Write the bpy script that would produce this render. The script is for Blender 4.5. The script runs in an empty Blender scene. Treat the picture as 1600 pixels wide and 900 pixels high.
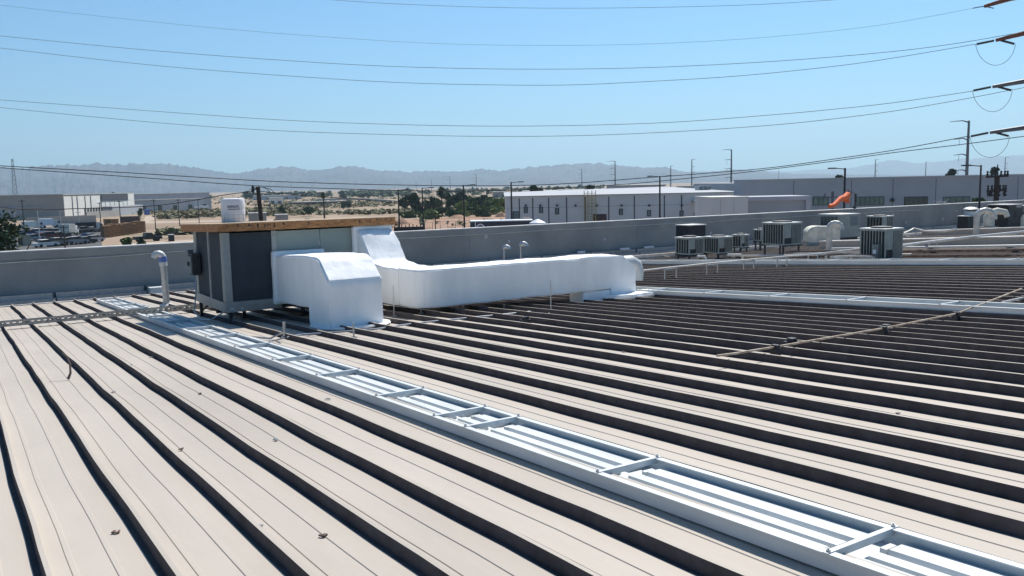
import bpy, bmesh, math, random
from mathutils import Vector, Matrix, noise
random.seed(7)
R_ = math.radians
sc = bpy.context.scene
C = sc.collection

# ------------------------------------------------------------------ camera
F = 1350.0; YAW = R_(33.0); ROLL = R_(1.15)
PITCH = math.atan(161.0 / F)
FW = Vector((math.sin(YAW)*math.cos(PITCH), math.cos(YAW)*math.cos(PITCH), -math.sin(PITCH)))
r0 = Vector((math.cos(YAW), -math.sin(YAW), 0)); u0 = r0.cross(FW)
RT = r0*math.cos(ROLL) - u0*math.sin(ROLL)
UP = u0*math.cos(ROLL) + r0*math.sin(ROLL)
cam = bpy.data.cameras.new('camera'); cam.sensor_width = 36; cam.lens = F/1600*36
cam.clip_start = 0.1; cam.clip_end = 60000
camo = bpy.data.objects.new('camera', cam); C.objects.link(camo)
m = Matrix((RT, UP, -FW)).transposed().to_4x4(); camo.matrix_world = m
sc.camera = camo

# ------------------------------------------------------------------ light
SUN_AZ, SUN_EL = R_(57.0), R_(52.5)
sd = Vector((math.sin(SUN_AZ)*math.cos(SUN_EL), math.cos(SUN_AZ)*math.cos(SUN_EL), math.sin(SUN_EL)))
w = bpy.data.worlds.new('World'); sc.world = w; w.use_nodes = True
nt = w.node_tree; bg = nt.nodes['Background']
sky = nt.nodes.new('ShaderNodeTexSky'); sky.sky_type = 'NISHITA'; sky.sun_disc = False
sky.sun_elevation = SUN_EL; sky.sun_rotation = SUN_AZ; sky.altitude = 0
sky.air_density = 1.0; sky.dust_density = 0.6; sky.ozone_density = 4.5
tint = nt.nodes.new('ShaderNodeMixRGB'); tint.blend_type = 'MULTIPLY'; tint.inputs[0].default_value = 1; tint.inputs[2].default_value = (.55, 1.02, 1.24, 1)
nt.links.new(sky.outputs[0], tint.inputs[1]); nt.links.new(tint.outputs[0], bg.inputs[0]); bg.inputs[1].default_value = 0.070
sun = bpy.data.lights.new('sun', 'SUN'); sun.energy = 5.0; sun.angle = R_(0.53); sun.color = (1, .94, .86)
suno = bpy.data.objects.new('sun', sun); C.objects.link(suno)
suno.rotation_euler = sd.to_track_quat('Z', 'Y').to_euler(); suno.location = (0, 0, 60)
sc.view_settings.view_transform = 'Standard'; sc.view_settings.look = 'None'
sc.view_settings.exposure = 0.5; sc.view_settings.gamma = 1.0

# ------------------------------------------------------------------ places: where things stand
GZ = -10.0                                   # street level (the camera is the origin, 10 m up)
YE, ZE = 32.4, -3.62                         # eave of the roof
def lerp(t, a): 
    if t <= a[0][0]: return a[0][1]
    for (x0, y0), (x1, y1) in zip(a, a[1:]):
        if t <= x1: return y0 + (y1-y0)*(t-x0)/(x1-x0)
    return a[-1][1]
def dip(x):
    if x < 7.5: return 0.0
    if x < 12: return -.0076*(x-7.5)**2
    t = min(x-12, 3.0); mm = .0684
    return -.1539 - (mm*t - mm*t*t/6)
SX = [(0, .05), (8, .05), (15, .0575), (24, .064), (60, .064)]
def zr(x, y): return ZE + lerp(x, SX)*(YE-y) + dip(x)
def ray(px, py): return FW*F + RT*(px-800) + UP*(450-py)
def on_roof(px, py, dz=0.0):
    d = ray(px, py); z = -2.5
    for _ in range(60):
        P = d*(z/d.z); z = .5*z + .5*(zr(P.x, P.y)+dz)
    return d*(z/d.z)
def stand(px, py):
    """where a unit stands: on the roof, or on a raised curb close to the eave"""
    P = on_roof(px, py)
    return P if P.y < 31.3 else ray(px, py)*(31.3/ray(px, py).y)
def at_y(px, py, Y): d = ray(px, py); return d*(Y/d.y)
def at_x(px, py, X): d = ray(px, py); return d*(X/d.x)
def at_d(px, py, D): d = ray(px, py); return d*(D/math.hypot(d.x, d.y))
def on_ground(px, py, z=GZ): d = ray(px, py); return d*(z/d.z)
def mpp(P): return P.dot(FW)/F               # metres per pixel of the photograph at P

# ------------------------------------------------------------------ materials
def mat(name, col, rough=.6, metal=0.0, var=.12, scale=3.0, bump=0.0, bscale=30.0, col2=None, spec=.4, stretch=None, emit=None):
    mt = bpy.data.materials.new(name); mt.use_nodes = True
    n = mt.node_tree; b = n.nodes['Principled BSDF']; L = n.links
    b.inputs['Roughness'].default_value = rough; b.inputs['Metallic'].default_value = metal
    b.inputs['Specular IOR Level'].default_value = spec
    tc = n.nodes.new('ShaderNodeTexCoord'); mp = n.nodes.new('ShaderNodeMapping')
    L.new(tc.outputs['Object'], mp.inputs[0])
    if stretch: mp.inputs['Scale'].default_value = stretch
    ns = n.nodes.new('ShaderNodeTexNoise'); ns.inputs['Scale'].default_value = scale
    ns.inputs['Detail'].default_value = 6; ns.inputs['Roughness'].default_value = .62
    L.new(mp.outputs[0], ns.inputs['Vector'])
    cr = n.nodes.new('ShaderNodeValToRGB'); cr.color_ramp.elements[0].position = .32; cr.color_ramp.elements[1].position = .68
    c2 = col2 or tuple(c*(1-var*1.6) for c in col)
    cr.color_ramp.elements[0].color = (*c2, 1); cr.color_ramp.elements[1].color = (*[min(1, c*(1+var*.5)) for c in col], 1)
    L.new(ns.outputs[0], cr.inputs[0]); L.new(cr.outputs[0], b.inputs['Base Color'])
    if bump:
        n2 = n.nodes.new('ShaderNodeTexNoise'); n2.inputs['Scale'].default_value = bscale; n2.inputs['Detail'].default_value = 5
        L.new(mp.outputs[0], n2.inputs['Vector'])
        bp = n.nodes.new('ShaderNodeBump'); bp.inputs['Strength'].default_value = bump; bp.inputs['Distance'].default_value = .02
        L.new(n2.outputs[0], bp.inputs['Height']); L.new(bp.outputs[0], b.inputs['Normal'])
    return mt
M_ = {}
M_['panel'] = mat('roof_panel_paint', (.435, .387, .333), .62, 0, .07, .9, .12, 9, stretch=(1, .25, 1), spec=.25)
M_['rib'] = mat('seam_and_rib_shade', (.088, .076, .078), .85, 0, .2, 5, .05, 20, spec=.1)  # seam coat that also paints rib side shade and cast shadow into the colour
M_['wall'] = mat('grey_stucco', (.325, .308, .285), .9, 0, .16, .4, .35, 40, col2=(.23, .222, .215), spec=.2)
M_['coping'] = mat('coping_metal', (.60, .59, .56), .6, 0, .2, 1.5, spec=.3, col2=(.40, .39, .38))
M_['galv'] = mat('galvanised_steel', (.44, .45, .46), .36, .7, .14, 7, .05, 20)
M_['tray'] = mat('white_tray_paint', (.56, .585, .59), .5, 0, .16, 1.6, .05, 20, col2=(.47, .49, .49), stretch=(4, .6, 4))
M_['foam'] = mat('white_foam_coating', (.86, .86, .85), .8, 0, .04, 2.6, .65, 6, col2=(.76, .765, .76), spec=.25, stretch=(1, 1, .35))
M_['traydirt'] = mat('old_tray_steel', (.42, .40, .36), .7, .2, .25, 9)
M_['cabinet'] = mat('grey_green_cabinet', (.27, .32, .30), .5, .1, .08, 2)
M_['cabframe'] = mat('cabinet_frame', (.33, .34, .33), .45, .4, .12, 4)
M_['pad'] = mat('cooling_pad', (.048, .058, .070), .9, 0, .12, 3, .4, 90)
M_['darksteel'] = mat('dark_steel', (.05, .05, .055), .6, .3, .2, 6)
M_['wood'] = mat('stained_plywood', (.46, .22, .085), .8, 0, .3, 7, .3, 30, col2=(.19, .085, .04), stretch=(1, 1, 4))
M_['woodtop'] = mat('plywood_top', (.45, .33, .22), .8, 0, .25, 3)
M_['acgrey'] = mat('condenser_grey', (.25, .28, .275), .5, .15, .1, 4)
M_['fin'] = mat('condenser_fin', (.16, .19, .20), .5, .3, .15, 6)
M_['coil'] = mat('condenser_coil', (.018, .022, .026), .8, .1, .2, 20)
M_['actop'] = mat('condenser_top', (.52, .53, .52), .45, .2, .1, 4)
M_['black'] = mat('black_cabinet', (.016, .019, .026), .5, .1, .2, 5)
M_['duct'] = mat('sheet_duct', (.50, .49, .46), .5, .25, .2, 3.5, .15, 14)
M_['cream'] = mat('cream_duct', (.60, .58, .50), .7, 0, .16, 3, .2, 12)
M_['pvc'] = mat('white_pipe', (.50, .49, .46), .5, 0, .15, 6)
M_['rust'] = mat('rusty_pipe', (.17, .12, .10), .85, .1, .4, 8)
M_['tanpipe'] = mat('tan_pipe', (.50, .43, .34), .7, 0, .35, 5, col2=(.28, .17, .10))
M_['orange'] = mat('orange_cloth', (.80, .16, .05), .8, 0, .12, 8)
M_['label'] = mat('white_plastic', (.70, .71, .74), .45, 0, .06, 5)
M_['ink'] = mat('printed_ink', (.10, .12, .18), .7)
M_['blue'] = mat('blue_tape', (.10, .16, .42), .5)
M_['wire'] = mat('wire_black', (.025, .027, .03), .6, .2)
M_['pole'] = mat('galvanised_pole', (.13, .14, .16), .6, .3, .15, 2)
M_['poledark'] = mat('dark_bronze_pole', (.035, .035, .04), .6, .2)
M_['polelight'] = mat('pale_pole', (.45, .46, .46), .6, .2)
M_['woodpole'] = mat('creosoted_pole', (.055, .04, .035), .9, 0, .3, 6)
M_['rustarm'] = mat('weathering_steel', (.20, .08, .05), .8, .1, .3, 5)
M_['bwhite'] = mat('white_tilt_wall', (.62, .61, .60), .85, 0, .07, .15, .1, 5)
M_['bgrey'] = mat('grey_tilt_wall', (.37, .385, .41), .85, 0, .08, .12, .1, 5)
M_['bgrey2'] = mat('pale_grey_wall', (.43, .44, .48), .85, 0, .08, .15)
M_['btan'] = mat('tan_grey_metal_wall', (.33, .31, .29), .8, 0, .08, .2)
M_['bcream'] = mat('cream_metal_wall', (.74, .72, .66), .8, 0, .06, .2)
M_['bdark'] = mat('dark_slate_wall', (.055, .06, .075), .8, 0, .1, .2)
M_['broof'] = mat('light_roof', (.42, .42, .40), .8, 0, .16, .25)
M_['glass'] = mat('window_glass', (.04, .06, .06), .12, 0, .3, .6, spec=.8)
M_['glassg'] = mat('green_window_glass', (.10, .16, .14), .15, 0, .3, .8, spec=.8)
M_['brown'] = mat('brown_door', (.10, .06, .055), .8)
M_['yellow'] = mat('yellow_steel', (.45, .36, .16), .7, 0, .2)
M_['concrete'] = mat('concrete', (.40, .38, .35), .9, 0, .15, 1)
M_['asphalt'] = mat('asphalt', (.085, .085, .085), .9, 0, .2, .4)
M_['dirtroad'] = mat('pale_dirt_road', (.40, .32, .245), .95, 0, .15, .1)
M_['pallet'] = mat('pallet_timber', (.36, .21, .11), .9, 0, .35, 2)
M_['mound'] = mat('reddish_soil', (.33, .20, .13), .95, 0, .25, .5, .4, 2)
M_['tyre'] = mat('tyre_rubber', (.02, .02, .02), .8)
M_['carglass'] = mat('car_glass', (.02, .025, .03), .35, spec=.3)
for k, c in dict(white=(.7, .7, .7), silver=(.30, .31, .33), black=(.02, .02, .025), red=(.18, .03, .03), blue=(.05, .08, .18), grey=(.14, .145, .15), tan=(.40, .35, .27)).items():
    M_['car_'+k] = mat('car_paint_'+k, tuple(q*.8 for q in c), .45, .0, .04, 2, spec=.35)
M_['bark'] = mat('bark', (.16, .12, .09), .95, 0, .3, 4)
M_['leafd'] = mat('dark_leaves', (.052, .082, .042), .8, 0, .5, 1.2, col2=(.022, .038, .024), spec=.2)
M_['leafm'] = mat('green_leaves', (.085, .125, .045), .8, 0, .45, 1.2, col2=(.04, .065, .026), spec=.2)
M_['leafl'] = mat('yellow_green_leaves', (.20, .24, .08), .8, 0, .45, 1.0, col2=(.10, .13, .045), spec=.2)
M_['scrub'] = mat('desert_scrub', (.215, .19, .12), .9, 0, .4, .15, col2=(.11, .115, .065), spec=.1)

def stain(mt):
    n = mt.node_tree; L = n.links; b = n.nodes['Principled BSDF']; src = b.inputs['Base Color'].links[0].from_socket
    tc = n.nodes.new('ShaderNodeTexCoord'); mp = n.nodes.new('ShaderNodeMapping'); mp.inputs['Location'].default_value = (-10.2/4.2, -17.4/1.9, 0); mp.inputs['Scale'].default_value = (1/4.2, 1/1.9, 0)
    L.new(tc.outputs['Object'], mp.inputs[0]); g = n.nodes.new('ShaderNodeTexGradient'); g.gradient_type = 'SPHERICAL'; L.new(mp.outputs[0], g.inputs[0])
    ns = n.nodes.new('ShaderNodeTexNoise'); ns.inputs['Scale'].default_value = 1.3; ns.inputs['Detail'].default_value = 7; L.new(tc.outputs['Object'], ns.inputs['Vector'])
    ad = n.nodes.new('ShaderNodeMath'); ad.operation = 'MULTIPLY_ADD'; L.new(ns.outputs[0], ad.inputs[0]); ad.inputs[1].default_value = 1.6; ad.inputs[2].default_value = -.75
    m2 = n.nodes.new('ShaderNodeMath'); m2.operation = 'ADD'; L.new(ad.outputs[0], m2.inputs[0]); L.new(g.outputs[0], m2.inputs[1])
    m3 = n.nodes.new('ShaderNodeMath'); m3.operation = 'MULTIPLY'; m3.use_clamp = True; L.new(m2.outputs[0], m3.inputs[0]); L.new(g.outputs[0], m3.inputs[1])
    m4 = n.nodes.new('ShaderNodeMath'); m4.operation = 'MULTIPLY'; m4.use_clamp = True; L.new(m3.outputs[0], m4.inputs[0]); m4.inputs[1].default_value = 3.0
    # wide faint mottling, footprints and dust
    n3 = n.nodes.new('ShaderNodeTexNoise'); n3.inputs['Scale'].default_value = 4.5; n3.inputs['Detail'].default_value = 9; n3.inputs['Roughness'].default_value = .72; mp3 = n.nodes.new('ShaderNodeMapping'); mp3.inputs['Scale'].default_value = (1, .22, 1); L.new(tc.outputs['Object'], mp3.inputs[0]); L.new(mp3.outputs[0], n3.inputs['Vector'])
    r3 = n.nodes.new('ShaderNodeValToRGB'); r3.color_ramp.elements[0].position = .52; r3.color_ramp.elements[1].position = .78; r3.color_ramp.elements[0].color = (0, 0, 0, 1); r3.color_ramp.elements[1].color = (.35, .35, .35, 1); L.new(n3.outputs[0], r3.inputs[0])
    mx0 = n.nodes.new('ShaderNodeMixRGB'); L.new(r3.outputs[0], mx0.inputs[0]); L.new(src, mx0.inputs[1]); mx0.inputs[2].default_value = (.36, .32, .28, 1)
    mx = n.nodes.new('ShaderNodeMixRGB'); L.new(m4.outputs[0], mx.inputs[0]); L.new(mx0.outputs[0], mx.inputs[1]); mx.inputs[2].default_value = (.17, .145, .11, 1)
    L.new(mx.outputs[0], b.inputs['Base Color'])
    oi = n.nodes.new('ShaderNodeObjectInfo'); hv = n.nodes.new('ShaderNodeHueSaturation'); mr = n.nodes.new('ShaderNodeMapRange'); mr.inputs[3].default_value = .93; mr.inputs[4].default_value = 1.05
    L.new(oi.outputs['Random'], mr.inputs[0]); L.new(mr.outputs[0], hv.inputs['Value']); L.new(mx.outputs[0], hv.inputs['Color']); L.new(hv.outputs[0], b.inputs['Base Color'])
stain(M_['panel'])
def ground_mat():
    mt = bpy.data.materials.new('desert_soil'); mt.use_nodes = True; n = mt.node_tree; L = n.links; b = n.nodes['Principled BSDF']
    b.inputs['Roughness'].default_value = .95; b.inputs['Specular IOR Level'].default_value = .1
    tc = n.nodes.new('ShaderNodeTexCoord')
    def ns(s, d=8):
        t = n.nodes.new('ShaderNodeTexNoise'); t.inputs['Scale'].default_value = s; t.inputs['Detail'].default_value = d; t.inputs['Roughness'].default_value = .65
        L.new(tc.outputs['Object'], t.inputs['Vector']); return t
    def ramp(src, a, b_, ca, cb):
        r = n.nodes.new('ShaderNodeValToRGB'); r.color_ramp.elements[0].position = a; r.color_ramp.elements[1].position = b_
        r.color_ramp.elements[0].color = (*ca, 1); r.color_ramp.elements[1].color = (*cb, 1); L.new(src.outputs[0], r.inputs[0]); return r
    r1 = ramp(ns(.012), .40, .60, (.25, .185, .135), (.37, .28, .205))
    r2 = ramp(ns(.09), .50, .62, (0, 0, 0), (1, 1, 1))
    mx = n.nodes.new('ShaderNodeMixRGB'); L.new(r2.outputs[0], mx.inputs[0]); L.new(r1.outputs[0], mx.inputs[1]); mx.inputs[2].default_value = (.19, .155, .105, 1)
    r3 = ramp(ns(.003, 4), .5, .62, (0, 0, 0), (.7, .7, .7))
    mx2 = n.nodes.new('ShaderNodeMixRGB'); L.new(r3.outputs[0], mx2.inputs[0]); L.new(mx.outputs[0], mx2.inputs[1]); mx2.inputs[2].default_value = (.20, .18, .13, 1)
    L.new(mx2.outputs[0], b.inputs['Base Color']); return mt
M_['soil'] = ground_mat()
M_['mount'] = mat('bare_mountain_rock', (.085, .076, .088), .95, 0, .3, .0035, col2=(.022, .022, .030), spec=.1)

# ------------------------------------------------------------------ mesh builder
class MB:
    def __init__(s): s.v = []; s.f = []; s.m = []; s.mi = 0
    def quad(s, a, b, c, d):
        i = len(s.v); s.v += [tuple(a), tuple(b), tuple(c), tuple(d)]; s.f.append((i, i+1, i+2, i+3)); s.m.append(s.mi); return s
    def box(s, x0, x1, y0, y1, z0, z1):
        return s.hexa([(x0, y0, z0), (x1, y0, z0), (x1, y1, z0), (x0, y1, z0), (x0, y0, z1), (x1, y0, z1), (x1, y1, z1), (x0, y1, z1)])
    def hexa(s, p):
        i = len(s.v); s.v += [tuple(q) for q in p]
        for f in ((0, 3, 2, 1), (4, 5, 6, 7), (0, 1, 5, 4), (1, 2, 6, 5), (2, 3, 7, 6), (3, 0, 4, 7)):
            s.f.append(tuple(i+k for k in f)); s.m.append(s.mi)
        return s
    def obox(s, c, ax, ay, az):            # centre and three half vectors
        c = Vector(c); ax = Vector(ax); ay = Vector(ay); az = Vector(az)
        return s.hexa([c-ax-ay-az, c+ax-ay-az, c+ax+ay-az, c-ax+ay-az, c-ax-ay+az, c+ax-ay+az, c+ax+ay+az, c-ax+ay+az])
    def beam(s, a, b, w_, h):
        a = Vector(a); b = Vector(b); d = (b-a); n = Vector((0, 0, 1)); sx = d.cross(n)
        if sx.length < 1e-5: sx = Vector((1, 0, 0))
        sx.normalize(); u = sx.cross(d).normalized()
        return s.obox((a+b)/2, d/2, sx*w_/2, u*h/2)
    def tube(s, pts, r, n=8, cap=True):
        pts = [Vector(p) for p in pts]; rs = r if isinstance(r, (list, tuple)) else [r]*len(pts)
        base = len(s.v); prev = None
        for k, p in enumerate(pts):
            d = (pts[min(k+1, len(pts)-1)] - pts[max(k-1, 0)]).normalized()
            if prev is None:
                a = d.cross(Vector((0, 0, 1)));
                if a.length < .05: a = d.cross(Vector((1, 0, 0)))
            else: a = prev - d*prev.dot(d)
            a.normalize(); prev = a; b = d.cross(a)
            for j in range(n):
                t = 2*math.pi*j/n; s.v.append(tuple(p + (a*math.cos(t)+b*math.sin(t))*rs[k]))
        for k in range(len(pts)-1):
            for j in range(n):
                a = base+k*n+j; b = base+k*n+(j+1) % n
                s.f.append((a, b, b+n, a+n)); s.m.append(s.mi)
        if cap:
            s.f.append(tuple(base+j for j in reversed(range(n)))); s.m.append(s.mi)
            e = base+(len(pts)-1)*n; s.f.append(tuple(e+j for j in range(n))); s.m.append(s.mi)
        return s
    def lathe(s, prof, c=(0, 0, 0), n=16):
        base = len(s.v)
        for r, z in prof:
            for j in range(n):
                t = 2*math.pi*j/n; s.v.append((c[0]+r*math.cos(t), c[1]+r*math.sin(t), c[2]+z))
        for k in range(len(prof)-1):
            for j in range(n):
                a = base+k*n+j; b = base+k*n+(j+1) % n; s.f.append((a, b, b+n, a+n)); s.m.append(s.mi)
        s.f.append(tuple(base+j for j in reversed(range(n)))); s.m.append(s.mi)
        e = base+(len(prof)-1)*n; s.f.append(tuple(e+j for j in range(n))); s.m.append(s.mi)
        return s
    def prism(s, poly, d):                  # poly: list of 3-D points, extruded by d
        d = Vector(d); n = len(poly); i = len(s.v)
        s.v += [tuple(Vector(p)) for p in poly] + [tuple(Vector(p)+d) for p in poly]
        s.f.append(tuple(i+k for k in reversed(range(n)))); s.f.append(tuple(i+n+k for k in range(n))); s.m += [s.mi]*2
        for k in range(n):
            s.f.append((i+k, i+(k+1) % n, i+n+(k+1) % n, i+n+k)); s.m.append(s.mi)
        return s
    def build(s, name, material, parent=None, smooth=False, origin=None, fix=True):
        me = bpy.data.meshes.new(name)
        o_ = Vector(origin) if origin is not None else Vector((0, 0, 0))
        me.from_pydata([(x-o_.x, y-o_.y, z-o_.z) for x, y, z in s.v], [], s.f)
        ms = material if isinstance(material, (list, tuple)) else [material]
        for q in ms: me.materials.append(M_[q])
        if len(ms) > 1:
            for p, k in zip(me.polygons, s.m): p.material_index = k
        if fix:
            bm = bmesh.new(); bm.from_mesh(me); bmesh.ops.recalc_face_normals(bm, faces=bm.faces); bm.to_mesh(me); bm.free()
        if smooth:
            for p in me.polygons: p.use_smooth = True
            me.set_sharp_from_angle(angle=R_(40))
        o = bpy.data.objects.new(name, me); C.objects.link(o)
        if parent is not None: o.parent = parent
        return o
def tag(o, label=None, cat=None, group=None, kind=None):
    if label: o['label'] = label
    if cat: o['category'] = cat
    if group: o['group'] = group
    if kind: o['kind'] = kind
    return o
def thing(name, label, cat, loc=(0, 0, 0), rz=0.0, group=None, kind=None):
    o = bpy.data.objects.new(name, None); C.objects.link(o); o.location = loc; o.rotation_euler = (0, 0, rz)
    o.empty_display_size = .2
    return tag(o, label, cat, group, kind)
KIDS = {}
def kids(o): return [c for c in bpy.data.objects if c.parent == o]
def copy_tree(o, loc, rz, label, group=None, swap=None, scale=None):
    c = o.copy(); C.objects.link(c); c.location = loc; c.rotation_euler = (0, 0, rz); tag(c, label, None, group)
    if scale: c.scale = scale
    def rec(src, dst):
        for k in list(src.children):
            d = k.copy()
            if swap and d.type == 'MESH' and d.data.materials and d.data.materials[0].name in swap:
                d.data = swap_mesh(d.data, swap[d.data.materials[0].name])
            C.objects.link(d); d.parent = dst; rec(k, d)
    rec(o, c); return c
SW = {}
def swap_mesh(me, mname):
    if (me.name, mname) not in SW:
        n = me.copy(); n.materials[0] = M_[mname]; SW[(me.name, mname)] = n
    return SW[(me.name, mname)]
def nz(x, y=0, z=0): return noise.noise(Vector((x, y, z)))
def rough_up(o, cuts_len=.18, amp=.012, fr=3.0, bevel=.03):
    """lumpy sprayed-foam skin: bevelled corners, small faces, noise along the normals"""
    me = o.data; bm = bmesh.new(); bm.from_mesh(me)
    bmesh.ops.remove_doubles(bm, verts=bm.verts, dist=.001)
    if bevel:
        es = [e for e in bm.edges if len(e.link_faces) == 2 and e.calc_face_angle(0) > .3]
        bmesh.ops.bevel(bm, geom=es, offset=bevel, segments=3, affect='EDGES', clamp_overlap=True)
    for _ in range(5):
        es = [e for e in bm.edges if e.calc_length() > cuts_len*1.5]
        if not es or len(bm.verts) > 20000: break
        bmesh.ops.subdivide_edges(bm, edges=es, cuts=1, use_grid_fill=True)
    bmesh.ops.triangulate(bm, faces=bm.faces)
    bm.normal_update()
    for v in bm.verts:
        p = v.co
        d = nz(p.x*fr, p.y*fr, p.z*fr)*amp + nz(p.x*fr*3.1, p.y*fr*3.1, p.z*fr*3.1+9)*amp*.45
        v.co = p + v.normal*d
    bm.to_mesh(me); bm.free()
    for p in me.polygons: p.use_smooth = True
    me.set_sharp_from_angle(angle=R_(55))

# ================================================================== THE GROUND AND FAR SETTING
g = MB()
N = 24
g.quad((-9000, -300, GZ), (14000, -300, GZ), (14000, 17000, GZ), (-9000, 17000, GZ))
tag(g.build('desert_ground', 'soil'), kind='structure')

CREST = [(-200, 268), (-60, 264), (0, 262), (40, 263), (75, 257), (100, 258), (125, 258), (150, 254), (175, 257), (205, 256), (240, 255), (265, 256), (300, 261), (345, 268), (362, 271), (385, 268), (405, 264), (430, 261), (455, 260), (480, 265), (505, 265), (530, 260), (560, 259), (585, 266), (615, 266), (640, 269), (670, 266), (700, 268), (730, 267), (752, 263), (780, 267), (805, 263), (830, 261), (860, 258), (895, 256), (930, 254), (965, 258), (1000, 261), (1040, 261), (1070, 268), (1110, 268), (1150, 264), (1200, 268), (1240, 271), (1300, 272), (1400, 273), (1500, 272), (1800, 268)]
CREST2 = [(900, 275), (1000, 272), (1070, 268), (1120, 267), (1160, 266), (1190, 266), (1230, 268), (1250, 266), (1290, 264), (1330, 262), (1365, 256), (1385, 250), (1410, 251), (1430, 255), (1470, 252), (1500, 248), (1530, 247), (1560, 244), (1600, 242), (1800, 240)]
def mountains(name, crest, D, x0, x1, step, depth, kk):
    b = MB(); nx = int((x1-x0)/step)+1; ny = 16
    for i in range(nx):
        px = x0 + i*step
        top = at_d(px, lerp(px, crest), D); d = Vector((top.x, top.y, 0)).normalized()
        for j in range(ny):
            t = j/(ny-1)                   # 0 front foot .. 1 crest
            D2 = D - depth*(1-t)
            h = (top.z-GZ)
            rg = abs(nz(px*.022*kk, t*2.2, 3))*1.1 + abs(nz(px*.07*kk, t*4.5, 7))*.9 + abs(nz(px*.2*kk, t*9, 8))*.22
            f = t**1.25
            z = GZ - 3 + h*f*(1 - (1-f)*rg*.9) + ((nz(px*.09, 5)*.09+nz(px*.24, 8)*.06+abs(nz(px*.5, 11))*.04)*h*f*max(0, (t-.6)/.4))
            b.v.append((d.x*D2, d.y*D2, z))
        b.v.append((d.x*(D+depth*.8), d.y*(D+depth*.8), GZ-3))
    ny += 1
    for i in range(nx-1):
        for j in range(ny-1):
            a = i*ny+j; b.f.append((a, a+ny, a+ny+1, a+1)); b.m.append(0)
    o = b.build(name, 'mount'); tag(o, kind='structure')
mountains('mountains', CREST, 8200, -260, 1800, 2.5, 2200, 1.0)
mountains('mountains', CREST2, 14500, 900, 1800, 6, 3000, .8)

# far-off scrub, one mass nobody could count
b = MB()
rs = random.Random(3)
def clump(b, P, r, h, n=7, rr=rs):
    for _ in range(n):
        a = rr.uniform(0, 6.28); q = rr.uniform(0, r)*.8; c = Vector((P.x+math.cos(a)*q, P.y+math.sin(a)*q, P.z+rr.uniform(.2, .75)*h))
        s_ = r*rr.uniform(.3, .6)
        u = Vector((rr.uniform(-1, 1), rr.uniform(-1, 1), rr.uniform(-.6, .6))).normalized(); v = u.cross(Vector((rr.uniform(-.5, .5), rr.uniform(-.5, .5), 1))).normalized()
        b.quad(c-u*s_-v*s_*.6, c+u*s_-v*s_*.5, c+u*s_*.8+v*s_*.7, c-u*s_*.7+v*s_*.6)
n_ = 0
while n_ < 4200:
    px = rs.uniform(120, 830); D = 1/rs.uniform(1/1900, 1/215)
    P = at_d(px, 300, D); P.z = GZ
    if nz(P.x*.012, P.y*.012, 2) < (-.05 if D > 330 else .12): continue
    if px < 240 and D < 420: continue
    if 600 < px and D < 330 and rs.random() < .93: continue
    clump(b, P, rs.uniform(.8, 2.2), rs.uniform(.6, 1.7), 6); n_ += 1
tag(b.build('desert_scrub', 'scrub', fix=False), 'low dry scrub dotted over the pale desert flats', kind='stuff')

# dirt roads and yards as thin sheets
def sheet(name, pts, m_, dz, kind='structure'):
    b = MB(); i = 0
    b.v = [(p.x, p.y, GZ+dz) for p in pts]; b.f = [tuple(range(len(pts)))]; b.m = [0]
    return tag(b.build(name, m_, fix=False), kind=kind)
og = on_ground
sheet('dirt_road', [og(222, 348), og(305, 331), og(322, 326.5), og(311, 325.5), og(290, 328), og(228, 338)], 'dirtroad', .02)
sheet('dirt_road', [og(205, 385), og(420, 373), og(420, 369), og(205, 379)], 'dirtroad', .025)
sheet('dirt_road', [og(80, 353), og(240, 349), og(430, 344.5), og(430, 342.5), og(240, 346), og(80, 349.5)], 'dirtroad', .03)
sheet('parking_lot', [og(-60, 400), og(160, 392), og(158, 366), og(150, 352), og(0, 357), og(-60, 360)], 'asphalt', .012)
sheet('graded_dirt_yard', [og(600, 400), og(830, 385), og(830, 339), og(760, 337), og(690, 340), og(612, 345)], 'mound', .015)

# ================================================================== THE ROOF WE STAND ON
roof = thing('roof', None, None, (0, 0, 0), kind='structure')
PER = .61; X0 = .299
def wav(x, y): return .0055*math.sin(y*1.35+.6*math.sin(y*.5)+x*.35) + .0038*math.sin(y*2.9+x*.7) + .008*nz(y*1.1, x*.8)
ys = [-5 + i*.55 for i in range(69)]; ys = [y for y in ys if y < YE-.01] + [YE]
# profile across one panel, measured from its rib: (x, height, is rib side)
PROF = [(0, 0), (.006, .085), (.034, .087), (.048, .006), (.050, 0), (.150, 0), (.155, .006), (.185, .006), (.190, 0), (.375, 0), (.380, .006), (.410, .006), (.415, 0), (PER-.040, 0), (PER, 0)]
def panel(b, k, jit):
    x0 = X0 + k*PER; base = len(b.v); n = len(PROF); hr = lerp(x0, [(2, 1.0), (6, 1.06), (10, 1.22)])
    for y in ys:
        for (dx, dz) in PROF:
            if x0 > 9.5 and .02 < dx < .05: dx -= .020*min(1, (x0-9.5)/2)
            x = x0+dx+wav(x0 + (PER if dx > .5 else 0) - (0), y) if dx in (0, PER) else x0+dx+wav(x0, y)*(1-dx/PER)+wav(x0+PER, y)*dx/PER
            b.v.append((x, y, zr(x0+dx, y)+dz*(hr if dz > .05 else 1)+.006*nz(y*.9, x*.5, k*.13)+jit*(0 if dx in (0, PER) else .003)))
    for i in range(len(ys)-1):
        for j in range(n-1):
            a = base+i*n+j; b.f.append((a, a+1, a+n+1, a+n)); b.m.append(1 if j in (0, n-2) else 0)  # shaded rib side and the shadow strip on the pan, painted dark
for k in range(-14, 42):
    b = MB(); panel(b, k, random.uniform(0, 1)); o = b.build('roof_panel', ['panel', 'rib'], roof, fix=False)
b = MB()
for k in range(42, 104): panel(b, k, random.uniform(0, 1))
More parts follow.
